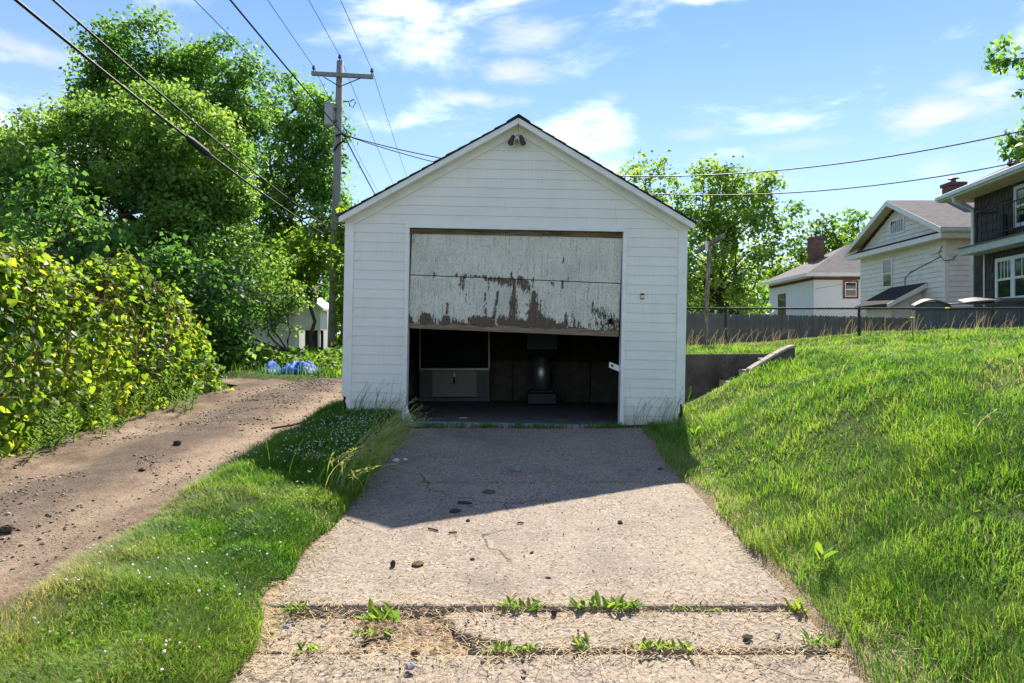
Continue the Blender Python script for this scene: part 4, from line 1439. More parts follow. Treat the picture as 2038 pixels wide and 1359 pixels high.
mb = MB(); mb.box(0, -9, -0.4, 7, 0, 5.0)
kpart('wall', mb, 'shake')
sw, shh = 0.2, 0.26
mb = MB(); mb.hexa([(-.032, 0, 0), (0, 0, 0), (0, sw - .014, 0), (-.032, sw - .014, 0)], [(-.006, 0, shh + .02), (0, 0, shh + .02), (0, sw - .014, shh + .02), (-.006, sw - .014, shh + .02)])
shm = mb.mesh('shake', M['shake'])
holes = [(-3.6, -1.18, 1.42, 2.72), (-3.2, -2.05, 3.55, 4.72)]
nsh = 0
for r in range(18):
    z = 0.25 + r * shh
    y = -sw - (0.07 if r % 2 else 0.0)
    while y > -2.95 and nsh < 290:
        if not any(a - .2 < y < b and c0 - .25 < z < d0 for a, b, c0, d0 in holes):
            link('shake', shm, dk, (-0.001, y, z), (0, 0, 0), (random.uniform(.8, 1.25), random.uniform(.88, 1.0), 1))
            nsh += 1
        y -= sw
# roof with deep eave, soffit, gutter
mb = MB(); mb.hexa([(-.75, -9.5, 4.92), (3.6, -9.5, 6.9), (3.6, .7, 6.9), (-.75, .7, 4.92)], [(-.75, -9.5, 5.0), (3.6, -9.5, 7.0), (3.6, .7, 7.0), (-.75, .7, 5.0)])
kpart('roof', mb, 'roofing')
mb = MB(); mb.box(-.74, -9.5, 4.80, -.001, .69, 4.90).box(0.001, .002, 4.80, 5, .69, 4.90)
kpart('soffit', mb, 'cream')
mb = MB(); mb.box(-.86, -9.5, 4.86, -.752, .72, 4.99).box(-.79, -9.5, 4.81, -.753, .72, 4.858)
kpart('gutter', mb, 'trim_blue', bevel=0.012)
mb = MB(); mb.tube([(-.78, -.25, 4.84), (-.74, -.22, 4.66), (-.3, -.06, 4.52), (-.10, -.05, 4.44), (-.08, -.05, 4.3), (-.08, -.05, -.3)], 0.05, 8)
kpart('downspout', mb, 'trim_blue', smooth=True)
mb = MB(); mb.tube([(.75, -1.0, 5.4), (.75, -1.0, 6.0)], 0.07, 8)
kpart('vent_pipe', mb, 'black')
# bay roof carrying the balcony
mb = MB(); mb.hexa([(-.62, -8, 2.92), (-.02, -8, 2.92), (-.02, -.42, 2.92), (-.62, -.30, 2.92)], [(-.62, -8, 3.13), (-.02, -8, 3.24), (-.02, -.42, 3.24), (-.62, -.30, 3.13)])
kpart('porch_roof', mb, 'grey_green_paint')
mb = MB(); mb.hexa([(-.66, -8, 3.132), (-.02, -8, 3.242), (-.02, -.38, 3.242), (-.66, -.26, 3.132)], [(-.66, -8, 3.165), (-.02, -8, 3.30), (-.02, -.38, 3.30), (-.66, -.26, 3.165)])
kpart('porch_shingles', mb, 'roofing')
bal = empty('balcony', (0, 0, 0)); bal.parent = dk
mb = MB(); mb.tube([(-.55, -1.15, 4.12), (-.55, -7, 4.12)], 0.02, 6).tube([(-.55, -1.15, 3.36), (-.55, -7, 3.36)], 0.014, 6).tube([(-.55, -1.15, 4.12), (-.03, -1.15, 4.12)], 0.02, 6)
kpart('hand_rail', mb, 'black', bal)
y = -1.15
k = 0
while y > -4.2:
    mb = MB(); mb.tube([(-.55, y, 3.17), (-.55, y, 4.12)], 0.028 if k % 5 == 0 else 0.009, 5)
    kpart('baluster', mb, 'black', bal)
    y -= 0.26; k += 1
mb = MB(); mb.tube([(-.33, -2.05, 3.22), (-.33, -2.05, 3.9)], [.16, .12], 10)
kpart('dark_pot', mb, 'black', bal)


def kwindow(y0, y1, z0, z1, bars, nm='window', fw=.11, split=None):
    mb = MB()
    mb.box(-.06, y0, z0, -.024, y1, z0 + fw).box(-.06, y0, z1 - fw, -.024, y1, z1).box(-.06, y0, z0 + fw, -.024, y0 + fw, z1 - fw).box(-.06, y1 - fw, z0 + fw, -.024, y1, z1 - fw)
    segs = [(y0 + fw, y1 - fw)]
    if split is not None:
        mb.box(-.06, split - .09, z0 + fw, -.024, split + .09, z1 - fw)
        segs = [(y0 + fw, split - .09), (split + .09, y1 - fw)]
    w_ = kpart(nm, mb, 'trim_blue')
    for a, b in segs:
        m2 = MB(); m2.box(-.035, a, z0 + fw, -.026, b, z1 - fw); kpart('pane', m2, 'glass', w_)
        m2 = MB(); zm = (z0 + z1) / 2
        m2.box(-.052, a, zm - .035, -.036, b, zm + .035)
        for j in range(bars):
            yy = a + (b - a) * (j + 1) / (bars + 1)
            m2.box(-.046, yy - .014, zm + .035, -.0365, yy + .014, z1 - fw)
        kpart('sash', m2, 'trim_blue', w_)


kwindow(-3.5, -1.2, 1.40, 2.70, 3, split=-2.05)
kwindow(-3.4, -2.1, 3.5, 4.70, 0)
mb = MB(); mb.tube([(-.05, -.62, -.3), (-.05, -.62, 2.9)], 0.025, 6)
kpart('pipe', mb, 'trim_blue')

# --- pale outbuilding far down the alley
ob = empty('outbuilding', (-7.4, 22, 0.75), 'pale outbuilding with a small white gabled porch half hidden by greenery', 'shed')
mb = MB(); mb.box(-10.5, 22.3, 0.5, -6.95, 26, 2.55)
mb.build('wall', M['white_board'], ob)
z = .7
while z < 2.5:
    board_x(ob, 'siding_board', -10.5, -6.95, 22.298, z, z + .2, WB, .02); z += .2
mb = MB(); mb.hexa([(-10.8, 21.9, 2.5), (-6.7, 21.9, 2.5), (-6.7, 24.1, 3.35), (-10.8, 24.1, 3.35)], [(-10.8, 21.9, 2.6), (-6.7, 21.9, 2.6), (-6.7, 24.1, 3.45), (-10.8, 24.1, 3.45)])
mb.build('roof', M['roofing'], ob)
gx, gh = -6.45, .42
mb = MB(); mb.prism([(gx - gh, 1.75), (gx + gh, 1.75), (gx + gh, 2.42), (gx, 2.78), (gx - gh, 2.42)], 21.5, 22.28)
pch = mb.build('porch_gable', M['white_board'], ob)
for s in (-1, 1):
    mb = MB(); mb.hexa([(gx, 21.3, 2.80), (gx + s * .55, 21.3, 2.36), (gx + s * .55, 23, 2.36), (gx, 23, 2.80)][::s], [(gx, 21.3, 2.88), (gx + s * .55, 21.3, 2.44), (gx + s * .55, 23, 2.44), (gx, 23, 2.88)][::s])
    mb.build('porch_roof', M['white_board'], pch)
    mb = MB(); mb.box(gx + s * .36 - .035, 21.52, .6, gx + s * .36 + .035, 21.59, 1.748)
    mb.build('post', M['trim'], pch)
z = 1.8
while z < 2.4:
    board_x(pch, 'siding_board', gx - gh, gx + gh, 21.498, z, z + .12, WB, .012); z += .12
mb = MB(); mb.box(gx - .3, 22.26, .6, gx + .3, 22.275, 1.75)
mb.build('doorway', M['black'], ob)

# ------------------------------------------------------------------ utility pole and wires
PX0, PY_ = (660 - 1019) / F * 20, 20.0
po = empty('utility_pole', (PX0, PY_, gz(PX0, PY_)), 'tall weathered wooden utility pole with a crossarm and a grey transformer', 'pole')
pg = gz(PX0, PY_)
ptop = W(677, 122, 20)


def ppt(z):
    f = (z - pg) / (ptop.z - pg)
    return Vector((PX0 + (ptop.x - PX0) * f, PY_, z))


mb = MB(); mb.tube([ppt(pg - .3), ppt(3), ppt(6), ptop], [.142, .132, .118, .104], 12)
mb.build('pole_shaft', M['pole'], po, smooth=True)
a, b = W(620, 146, 19.83), W(743, 153, 19.83)
mb = MB(); mb.hexa([a + Vector((0, -.05, -.06)), b + Vector((0, -.05, -.06)), b + Vector((0, .04, -.06)), a + Vector((0, .04, -.06))], [a + Vector((0, -.05, .06)), b + Vector((0, -.05, .06)), b + Vector((0, .04, .06)), a + Vector((0, .04, .06))])
mb.build('crossarm', M['pole'], po, bevel=.01)
for q in (W(644, 153, 19.8), W(718, 155, 19.8)):
    mb = MB(); mb.tube([q, W(676, 172, 19.86)], 0.016, 5)
    mb.build('brace', M['galv'], po)
pins = []
for px, py in ((624, 146), (676, 124), (740, 152)):
    q = W(px, py, 19.83)
    mb = MB(); mb.tube([q + Vector((0, 0, .05)), q + Vector((0, 0, .12)), q + Vector((0, 0, .13)), q + Vector((0, 0, .17)), q + Vector((0, 0, .18)), q + Vector((0, 0, .22))], [.018, .018, .055, .045, .03, .04], 8)
    mb.build('insulator', M['ceramic'], po)
    pins.append(q + Vector((0, 0, .2)))
q0, q1 = W(655, 250, 19.9), W(656, 209, 19.9)
mb = MB(); mb.tube([q0, q0 + Vector((0, 0, .04)), q1, q1 + Vector((0, 0, .02)), q1 + Vector((0, 0, .06))], [.13, .14, .14, .155, .12], 16)
tr = mb.build('transformer', M['transformer'], po, smooth=False)
mb = MB(); mb.box(q0.x + .12, 19.86, q0.z + .1, q0.x + .22, 19.94, q0.z + .18).box(q0.x + .12, 19.86, q1.z - .15, q0.x + .22, 19.94, q1.z - .08)
mb.build('bracket', M['galv'], tr)
mb = MB(); mb.tube([q1 + Vector((.04, 0, .06)), q1 + Vector((.05, 0, .2))], [.03, .02], 6)
mb.build('bushing', M['ceramic'], tr)
for px, py in ((689, 309), (686, 344)):
    q = W(px, py, 19.95)
    mb = MB(); mb.box(q.x - .06, q.y - .03, q.z - .03, q.x + .02, q.y + .03, q.z + .03).tube([q + Vector((-.2, 0, 0)), q], .015, 5)
    mb.build('bracket', M['galv'], po)
ring = [W(683 + 0, 201, 19.9), W(694, 202, 19.9), W(696, 210, 19.9), W(702, 214, 19.9), W(708, 204, 19.9), W(704, 197, 19.9), W(696, 202, 19.9)]
mb = MB(); mb.tube(ring, .018, 5)
mb.build('cutout_loop', M['wire'], po)
nd = [W(668, 270, 19.85), W(680, 266, 19.82), W(688, 272, 19.8), W(684, 280, 19.8), W(672, 288, 19.82), W(664, 300, 19.85)]
mb = MB(); mb.tube(nd, .03, 5)
mb.build('cable_loop', M['wire'], po)


def span(a, b, sag, n=28):
    a, b = Vector(a), Vector(b)
    return [a.lerp(b, i / n) - Vector((0, 0, 4 * sag * (i / n) * (1 - i / n))) for i in range(n + 1)]


def wire(name, pts, r, label, cat='wire', group=None, sides=4, mat='wire'):
    pts = [Vector(p) for p in pts]; o0 = pts[len(pts) // 2]
    mb = MB(); mb.tube(pts, r, sides)
    mb.v = [(p[0] - o0.x, p[1] - o0.y, p[2] - o0.z) for p in mb.v]
    o = single(name, mb, M[mat], label, cat, o0, group, smooth=True)
    ROOTS[o.name] = o0.copy()
    return o


for q, nm in zip(pins, ('left end of the crossarm', 'top of the pole', 'right end of the crossarm')):
    near = Vector((q.x + .05 * 45, -25, q.z + .3)); far = Vector((q.x - .058 * 45, 65, q.z))
    wire('power_line', span(near, q, .75) + span(q, far, .8)[1:], .0085, f'thin bare power line carried by the {nm}', 'power line', 'power lines on the utility pole', 3)
nq = W(684, 268, 19.8)
wire('power_cable', span((nq.x + .3, -25, 8.4), nq, .55) + span(nq, (nq.x - 2.6, 65, 7.5), .8)[1:], .022, 'thick black cable running from the top of the photo to the pole below the transformer', 'cable')
wire('power_cable', span((nq.x - .9, -25, 8.0), W(664, 278, 19.85), .5), .010, 'thin pale cable reaching the left side of the pole below the transformer', 'cable', mat='galv')
# two telephone cables low on the pole
tq = W(660, 474, 19.85)
c1 = wire('telephone_cable', [Vector((-5.27, y, 4.40 + .0038 * (20 - y) ** 2)) if y > 2 else Vector((-5.27, y, 5.63 + .07 * (2 - y))) for y in np.linspace(-20, 19.85, 50)], .019,
          'lower of two thick black telephone cables, with a splice case', 'cable', 'telephone cables', 6)
mb = MB(); mb.tube([(-5.27, 11.05, 4.715), (-5.27, 11.2, 4.69), (-5.27, 11.75, 4.645), (-5.27, 11.95, 4.63)], [.03, .062, .062, .03], 8)
mb.build('splice_case', M['wire'], c1)
wire('telephone_cable', [Vector((-5.02 - .012 * max(y - 7, 0), y, 4.60 + .0034 * (20 - y) ** 2)) if y > 2 else Vector((-5.02, y, 5.70 + .07 * (2 - y))) for y in np.linspace(-20, 19.85, 50)], .015,
     'upper of two thick black telephone cables, without a splice case', 'cable', 'telephone cables', 6)
# service drops to the houses at the right
def through(a, b, px, py):
    """sag so that the wire passes the photo's point near its middle"""
    a, b = Vector(a), Vector(b)
    best = None
    for i in range(1, 60):
        p = a.lerp(b, i / 60)
        x = 1019 + F * p.x / p.y
        if best is None or abs(x - px) < best[0]: best = (abs(x - px), i / 60, p)
    _, f, p = best
    zt = CAMZ - (py - 679.5) / F * p.y
    return (p.z - zt) / (4 * f * (1 - f))


sb = (11.3, 14.2, 1.39 + (679.5 - 245) / F * 14.2)
wire('service_cable', span(nq, sb, through(nq, sb, 1480, 345), 40), .015, 'upper twisted service cable sagging over the right yard', 'cable', 'service cables to the houses')
sb2 = (11.6, 15.6, 1.39 + (679.5 - 322) / F * 15.6)
wire('service_cable', span(nq, sb2, through(nq, sb2, 1580, 383), 40), .014, 'lower twisted service cable sagging towards the dark house', 'cable', 'service cables to the houses')
wire('service_cable', span(W(662, 292, 19.9), W(430, 372, 30), .5), .012, 'service cable dropping from the pole into the left trees', 'cable')
wire('service_cable', span((HX - .05, 26.1, 4.85), W(1540, 577, 45), .5), .012, 'thin service wire from the white house to the small white house', 'wire')

# ------------------------------------------------------------------ foliage tools
def unit(v):
    return v / np.maximum(np.linalg.norm(v, axis=-1, keepdims=True), 1e-9)


def basis(nrm, rng=RNG, updir=None):
    n = unit(nrm)
    r = rng.normal(size=n.shape) if updir is None else updir + 0.45 * rng.normal(size=n.shape)
    x = unit(r - (r * n).sum(-1, keepdims=True) * n)
    y = np.cross(n, x)
    return x, y, n


def scatter(name, TV, TF, pos, X, Y, Z, size, tint, mat, smooth=False):
    """many copies of one small template joined into one mesh"""
    TV = np.asarray(TV, float)
    N, k = len(pos), len(TV)
    if np.ndim(size) == 1: size = np.repeat(size[:, None], 3, 1)
    L = TV[None] * size[:, None, :]
    V = pos[:, None, :] + L[..., 0:1] * X[:, None] + L[..., 1:2] * Y[:, None] + L[..., 2:3] * Z[:, None]
    fl = np.concatenate([np.asarray(f) for f in TF])
    fs = np.array([len(f) for f in TF])
    loops = (np.arange(N)[:, None] * k + fl[None]).ravel()
    sizes = np.tile(fs, N)
    return np_mesh(name, V.reshape(-1, 3), loops, sizes, mat, smooth, {'tint': np.repeat(tint, k)})


LEAF_V = [(0, 0, 0), (0.42, 0.38, 0.10), (1.0, 0.02, -0.06), (0.42, -0.38, 0.10)]      # a folded leaf: two triangles
LEAF_F = [(0, 2, 1), (0, 3, 2)]
MAPLE_V = [(0, 0, 0), (.25, .50, .06), (.55, .34, .0), (1.0, 0, -.1), (.55, -.34, .0), (.25, -.50, .06)]
MAPLE_F = [(0, 2, 1), (0, 3, 2), (0, 4, 3), (0, 5, 4)]
GRAPE_V = [(0.10, 0, 0), (-.10, .22, .05), (.12, .52, .10), (.42, .42, .06), (.62, .30, .02), (1.0, 0, -.10), (.62, -.30, .02), (.42, -.42, .06), (.12, -.52, .10), (-.10, -.22, .05)]
GRAPE_F = [(0, 5, 4, 3, 2, 1), (0, 9, 8, 7, 6, 5)]
NARROW_V = [(0, 0, 0), (.4, .10, .03), (1.0, 0, -.08), (.4, -.10, .03)]


def tube_into(mb, a, b, r0, r1, wob=0.1, n=5, sides=6):
    a, b = Vector(a), Vector(b)
    L = (b - a).length
    pts = [a.lerp(b, i / n) + (Vector((random.gauss(0, 1), random.gauss(0, 1), random.gauss(0, .5))) * wob * L * .12 if 0 < i < n else Vector((0, 0, 0))) for i in range(n + 1)]
    mb.tube(pts, [r0 + (r1 - r0) * i / n for i in range(n + 1)], sides, cap=False)
    return pts


def tree(name, label, lobes, y, base, mat, leaf=0.14, dens=1.0, group=None, cat='tree', trunk_r=0.16, clump=0.34, depth=0.85, per=46, tint=(0.5, 0.22), maple=False, spray=0.06, seed=1, base_y=None, shell=0.5):
    """lobes: (px, py, rx, ry, dy) seen in the photo at depth y + dy; base: trunk foot (px) on the ground"""
    rng = np.random.default_rng(100 + seed)
    by = base_y or y
    bx = (base - 1019) / F * by
    bz = gz(bx, by)
    root = empty(name, (bx, by, bz), label, cat, group)
    cs, rs = [], []
    mb = MB()
    cen = []
    for (px, py, rx, ry, dy) in lobes:
        c = W(px, py, y + dy); s = (y + dy) / F
        cen.append((c, rx * s, 0.5 * (rx + ry) * s * depth, ry * s))
    zlo = min(c.z - d for c, _, _, d in cen)
    top = Vector((bx, by, max(bz + 0.4, zlo + 0.15 * (max(c.z for c, *_ in cen) - zlo))))
    mid = tube_into(mb, (bx, by, bz - .15), top, trunk_r, trunk_r * .75, 0.25, 5, 8)
    for c, a, b, d in cen:
        fork = Vector(mid[-1]) if random.random() < .6 else Vector(mid[-2])
        limb = tube_into(mb, fork, c, trunk_r * .5, trunk_r * .2, 0.8, 6, 5)
        vol = (a * b + b * d + a * d) / 3
        n = max(6, int(dens * 12.0 * vol / (clump * clump) * .35))
        u = unit(rng.normal(size=(n, 3)))
        rr = (shell + (1.03 - shell) * rng.random(n) ** 0.6)
        bump = 0.86 + 0.28 * vnoise(u[:, 0] * 2 + c.x, u[:, 2] * 2 + u[:, 1], 1.6, seed)
        P = np.array(c)[None] + u * (rr * bump)[:, None] * np.array([a, b, d])[None]
        cs.append(P)
        rs.append(clump * (0.65 + 0.6 * rng.random(n)))
        for i in rng.choice(n, min(n, 9), replace=False):
            k = random.randint(3, len(limb) - 1)
            tube_into(mb, limb[k], P[i], trunk_r * .14, trunk_r * .04, 0.9, 3, 4)
        # sprigs that stick out of the outline
        m = int(n * spray * 4)
        u2 = unit(rng.normal(size=(m, 3)) + np.array([0, 0, .5]))
        P2 = np.array(c)[None] + u2 * (1.0 + 0.16 * rng.random(m))[:, None] * np.array([a, b, d])[None]
        cs.append(P2); rs.append(clump * (0.25 + 0.25 * rng.random(m)))
    C = np.concatenate(cs); Rr = np.concatenate(rs)
    cnt = np.maximum((per * (Rr / clump) ** 2).astype(int), 5)
    idx = np.repeat(np.arange(len(C)), cnt)
    N = len(idx)
    off = rng.normal(size=(N, 3)) * np.array([.52, .52, .34])
    pos = C[idx] + off * Rr[idx][:, None]
    nrm = off * 0.5 + np.array([0, 0, .75]) + 0.75 * rng.normal(size=(N, 3))
    X, Y, Z = basis(nrm, rng, np.array([0.0, 0.0, -0.35]))
    tn = np.clip(tint[0] + tint[1] * rng.normal(size=len(C))[idx] + 0.12 * rng.normal(size=N), 0, 1)
    sz = leaf * (0.65 + 0.7 * rng.random(N))
    root_loc = np.array([bx, by, bz])
    me = scatter('crown', MAPLE_V if maple else LEAF_V, MAPLE_F if maple else LEAF_F, pos - root_loc, X, Y, Z, sz, tn, M[mat])
    link('crown', me, root)
    mb.build('trunk', M['bark'], root, smooth=True)
    return root, N


NL = 0
big = [(150, 330, 120, 105, 0), (285, 300, 150, 125, .5), (400, 340, 105, 125, .3), (220, 440, 180, 105, -.5), (375, 450, 115, 110, 0), (60, 305, 80, 85, .6), (20, 380, 70, 110, .4), (-80, 400, 120, 140, .8), (455, 390, 55, 80, .4), (330, 230, 80, 60, .8), (215, 520, 200, 70, 0)]
NL += tree('broadleaf_tree', 'large bright green tree filling the left, in front of the other trees', big, 16.5, 260, 'leaf', .105, 1.2, 'trees along the left of the alley', clump=.36, per=125, tint=(.62, .2), seed=1, trunk_r=.22)[1]
NL += tree('broadleaf_tree', 'tall dark green tree rising behind the large bright tree', [(300, 110, 110, 72, 0), (430, 160, 100, 80, .5), (325, 200, 175, 85, .4), (215, 118, 55, 62, 0), (235, 205, 95, 65, 0), (485, 205, 55, 65, 0), (390, 270, 130, 80, 0)], 25, 330, 'leaf_dark', .14, 1.2, 'trees along the left of the alley', clump=.52, per=100, tint=(.55, .22), seed=2, trunk_r=.3)[1]
NL += tree('broadleaf_tree', 'dark green tree behind the utility pole', [(590, 215, 75, 62, 0), (560, 310, 110, 105, .5), (640, 290, 48, 88, 0), (600, 420, 95, 95, 0), (500, 440, 95, 90, .6), (660, 430, 40, 70, 0), (560, 520, 120, 70, 0)], 29, 560, 'leaf_dark', .15, 1.2, 'trees along the left of the alley', clump=.56, per=100, tint=(.62, .2), seed=3, trunk_r=.3)[1]
NL += tree('small_tree', 'slender small tree standing just behind the left end of the grapevine', [(95, 345, 52, 55, 0), (60, 430, 75, 62, 0), (165, 445, 55, 58, .3), (30, 500, 50, 50, .2)], 10.6, 96, 'leaf_dark', .10, .55, clump=.26, per=40, tint=(.5, .25), seed=4, trunk_r=.05, shell=.3)[1]
NL += tree('sapling', 'leafy young tree with a thin trunk in front of the pale outbuilding', [(475, 545, 90, 95, 0), (420, 620, 62, 75, -.4), (535, 600, 60, 70, .3), (575, 590, 32, 36, .3), (455, 680, 60, 52, -.5)], 15.2, 573, 'leaf', .085, .9, clump=.27, per=64, tint=(.5, .22), seed=5, trunk_r=.045)[1]
NL += tree('vine_covered_shrub', 'yellow-green vine-covered shrub beside the utility pole', [(600, 520, 66, 42, 0), (612, 500, 34, 40, 0), (560, 560, 50, 35, .5), (608, 560, 34, 40, .2)], 18.6, 620, 'leaf_light', .13, 1.0, clump=.30, per=46, cat='shrub', tint=(.5, .22), seed=6, trunk_r=.06)[1]
NL += tree('thicket', 'dark thicket of shrubs behind the grapevine hedge', [(60, 520, 110, 60, 0), (220, 540, 120, 70, .5), (350, 570, 90, 80, .3), (420, 700, 60, 50, .5), (300, 640, 120, 80, 1.0), (430, 600, 70, 90, .8), (120, 620, 120, 80, 1.0)], 13.2, 300, 'leaf_dark', .12, .9, clump=.32, per=44, cat='shrub', tint=(.38, .22), seed=7, trunk_r=.07)[1]
# trees at the right
NL += tree('maple_tree', 'airy light green maple tree behind the clothesline post', [(1285, 365, 52, 62, 0), (1300, 440, 60, 60, .3), (1400, 370, 58, 52, 0), (1350, 470, 70, 60, .4), (1480, 400, 78, 62, 0), (1420, 470, 95, 70, .3), (1545, 440, 58, 52, .2), (1400, 560, 60, 52, 0), (1480, 530, 64, 60, 0), (1440, 340, 40, 34, 0), (1450, 430, 60, 60, -.4), (1370, 545, 60, 50, -.5), (1480, 580, 50, 40, -.3), (1530, 365, 32, 32, 0), (1545, 480, 36, 44, .3), (1330, 540, 60, 70, .3)],
           27, 1435, 'leaf', .135, .50, clump=.42, per=62, tint=(.80, .2), maple=True, spray=.22, seed=8, trunk_r=.10, shell=.25)[1]
NL += tree('broadleaf_tree', 'shaded green tree low behind the picket fence', [(1400, 590, 60, 45, 0), (1460, 595, 58, 40, .5), (1330, 560, 70, 80, 0), (1440, 520, 60, 60, .5)], 31, 1470, 'leaf', .20, .9, clump=.5, per=44, tint=(.5, .25), seed=9, trunk_r=.16)[1]
NL += tree('broadleaf_tree', 'yellow-green tree behind the brick chimney of the small house', [(1590, 540, 66, 56, 0), (1650, 490, 34, 40, 0), (1640, 450, 22, 22, 0), (1680, 520, 30, 40, 0)], 50, 1600, 'leaf_light', .34, .85, clump=.75, per=40, tint=(.4, .25), seed=10, trunk_r=.25)[1]
NL += tree('broadleaf_tree', 'small round tree top between the small house and the white house', [(1697, 445, 30, 28, 0), (1712, 470, 24, 26, 0), (1685, 500, 25, 30, 0)], 58, 1697, 'leaf_dark', .36, .8, clump=.75, per=38, tint=(.7, .2), seed=11, trunk_r=.25)[1]
NL += tree('broadleaf_tree', 'tree leaning into the photo above the dark house at the top right', [(2075, 105, 95, 48, 0), (2062, 285, 48, 44, 0), (2150, 190, 90, 150, 0), (2250, 250, 160, 200, 0)], 20, 2290, 'leaf_dark', .17, .62, clump=.36, per=36, tint=(.6, .22), maple=True, seed=12, trunk_r=.2, base_y=21)[1]
print('tree leaves', NL)

# a far belt of trees that closes the horizon: reads as one mass
rng = np.random.default_rng(303)
n = 26000
xx = rng.uniform(-75, 95, n); yy = rng.uniform(68, 84, n)
top = 4.6 + 4.2 * fbm(xx, 0 * xx, .11, 211, 3) + 1.2 * fbm(xx, yy, .5, 213, 2)
zz = .8 + top * rng.random(n) ** .8
X, Y, Z = basis(np.array([0, -.4, .8]) + .8 * rng.normal(size=(n, 3)), rng)
tag(link('treeline', scatter('treeline', LEAF_V, LEAF_F, np.stack([xx, yy, zz], -1), X, Y, Z, .55 + .5 * rng.random(n), np.clip(.4 + .5 * (fbm(xx, zz, .35, 215, 2) - .5) + .15 * rng.normal(size=n), 0, 1), M['leaf_dark'])), kind='stuff')

# vine climbing the pole: a thing of its own
rng = np.random.default_rng(77)
n = 1500
zz = pg + (5.2 - pg) * rng.random(n) ** 1.1
side = rng.normal(size=(n, 3)) * np.array([.13, .14, .12]) + np.array([.34, .04, 0]) * (0.6 + 0.8 * rng.random((n, 1)))
pv = np.stack([PX0 + (ptop.x - PX0) * (zz - pg) / (ptop.z - pg), np.full(n, 19.9), zz], -1) + side
pv[:, 0] += .14 * (vnoise(zz, 0 * zz, 1.2, 5) - .3)
X, Y, Z = basis(np.array([0.2, -.5, .6]) + .7 * rng.normal(size=(n, 3)), rng, np.array([0, 0, -.6]))
vr = np.array([PX0, 19.9, pg])
vo = link('pole_vine', scatter('pole_vine', GRAPE_V, GRAPE_F, pv - vr, X, Y, Z, .10 + .06 * rng.random(n), np.clip(.45 + .22 * rng.normal(size=n), 0, 1), M['grape']), None, tuple(vr))
tag(vo, 'leafy vine climbing the lower half of the utility pole', 'vine')

# ------------------------------------------------------------------ the grapevine hedge at the left of the alley
rng = np.random.default_rng(5)


def hedge_h(y):
    return 1.63 * (1 - 0.55 * sstep(9.2, 11.6, y)) * (0.93 + 0.14 * vnoise(y, 0 * y, .9, 3))


def hedge_surface(u, y):
    """u in 0..1 runs from the foot at the alley over the top to the back; gives x, z above ground, outward normal"""
    h = hedge_h(y)
    end = sstep(11.6, 10.5, y)
    a = u * math.pi * 0.78
    wdt = 1.35
    bulge = 0.64 + 0.72 * fbm(y * 1.5, u * 4, 1.0, 81, 4)
    x = -4.52 - wdt * (1 - np.cos(a)) * .62 - (1 - end) * 0.5 + 0.34 * (bulge - 1) * np.sin(a)
    z = h * np.sin(np.minimum(a, math.pi / 2 + (a - math.pi / 2) * .25)) * bulge * (.35 + .65 * end)
    nx, nz = np.cos(a) * 1.0, np.sin(a)
    return x, z, nx, nz


n = 38000
yy = 3.2 + 8.2 * rng.random(n)
uu = rng.random(n) ** 0.85
x, z, nx, nz = hedge_surface(uu, yy)
dep = 0.38 * rng.random(n) ** 1.3 - .22 * (rng.random(n) < .14) * rng.random(n)
pos = np.stack([x - nx * dep, yy, ground(x, yy) + np.maximum(z - nz * dep, 0.03)], -1)
out = np.stack([nx * .7, -.15 * np.ones(n), nz * .8 + .35], -1)
# the hedge's rounded far end
m = yy > 10.6
out[m, 1] += .6
nrm = out + 0.95 * rng.normal(size=(n, 3))
X, Y, Z = basis(nrm, rng, np.array([.35, -.1, -.75]))
size = .042 + .052 * rng.random(n) ** 1.4
patch = fbm(pos[:, 1] * 1.2, pos[:, 2] * 1.6, 1.0, 91, 3)
tint = np.clip(.54 + .9 * (patch - .5) + .20 * rng.normal(size=n), 0, .84)
brown = rng.random(n) < .012
tint[brown] = 1.0
hb = np.array([-5.2, 7.0, gz(-5.2, 7)])
hedge = empty('grapevine_hedge', tuple(hb), 'sprawling hedge of yellow-green grapevine along the left edge of the dirt alley', 'hedge')
# the 300 leaves that show largest are leaves of their own
show = size * np.abs(Z[:, 1]) / pos[:, 1] * (dep < .10) * (pos[:, 1] > 5.2) * (pos[:, 0] > -.78 * pos[:, 1])
own = np.argsort(-show)[:296]
lm = []
for i in range(8):
    me = scatter('leaf', GRAPE_V, GRAPE_F, np.zeros((1, 3)), np.array([[1., 0, 0]]), np.array([[0, 1., 0]]), np.array([[0, 0, 1.]]), np.array([1.0]), np.array([(i + .5) / 8]), M['grape'])
    lm.append(me)
for i in own:
    o = link('leaf', lm[min(int(tint[i] * 8), 7)], hedge)
    mt = Matrix(((X[i, 0], Y[i, 0], Z[i, 0]), (X[i, 1], Y[i, 1], Z[i, 1]), (X[i, 2], Y[i, 2], Z[i, 2])))
    o.location = pos[i] - hb
    o.rotation_mode = 'QUATERNION'
    o.rotation_quaternion = mt.to_quaternion()
    o.scale = (size[i],) * 3
rest = np.setdiff1d(np.arange(n), own)
o = link('foliage', scatter('foliage', GRAPE_V, GRAPE_F, pos[rest] - hb, X[rest], Y[rest], Z[rest], size[rest], tint[rest], M['grape']), hedge)
o['kind'] = 'stuff'
mb = MB()
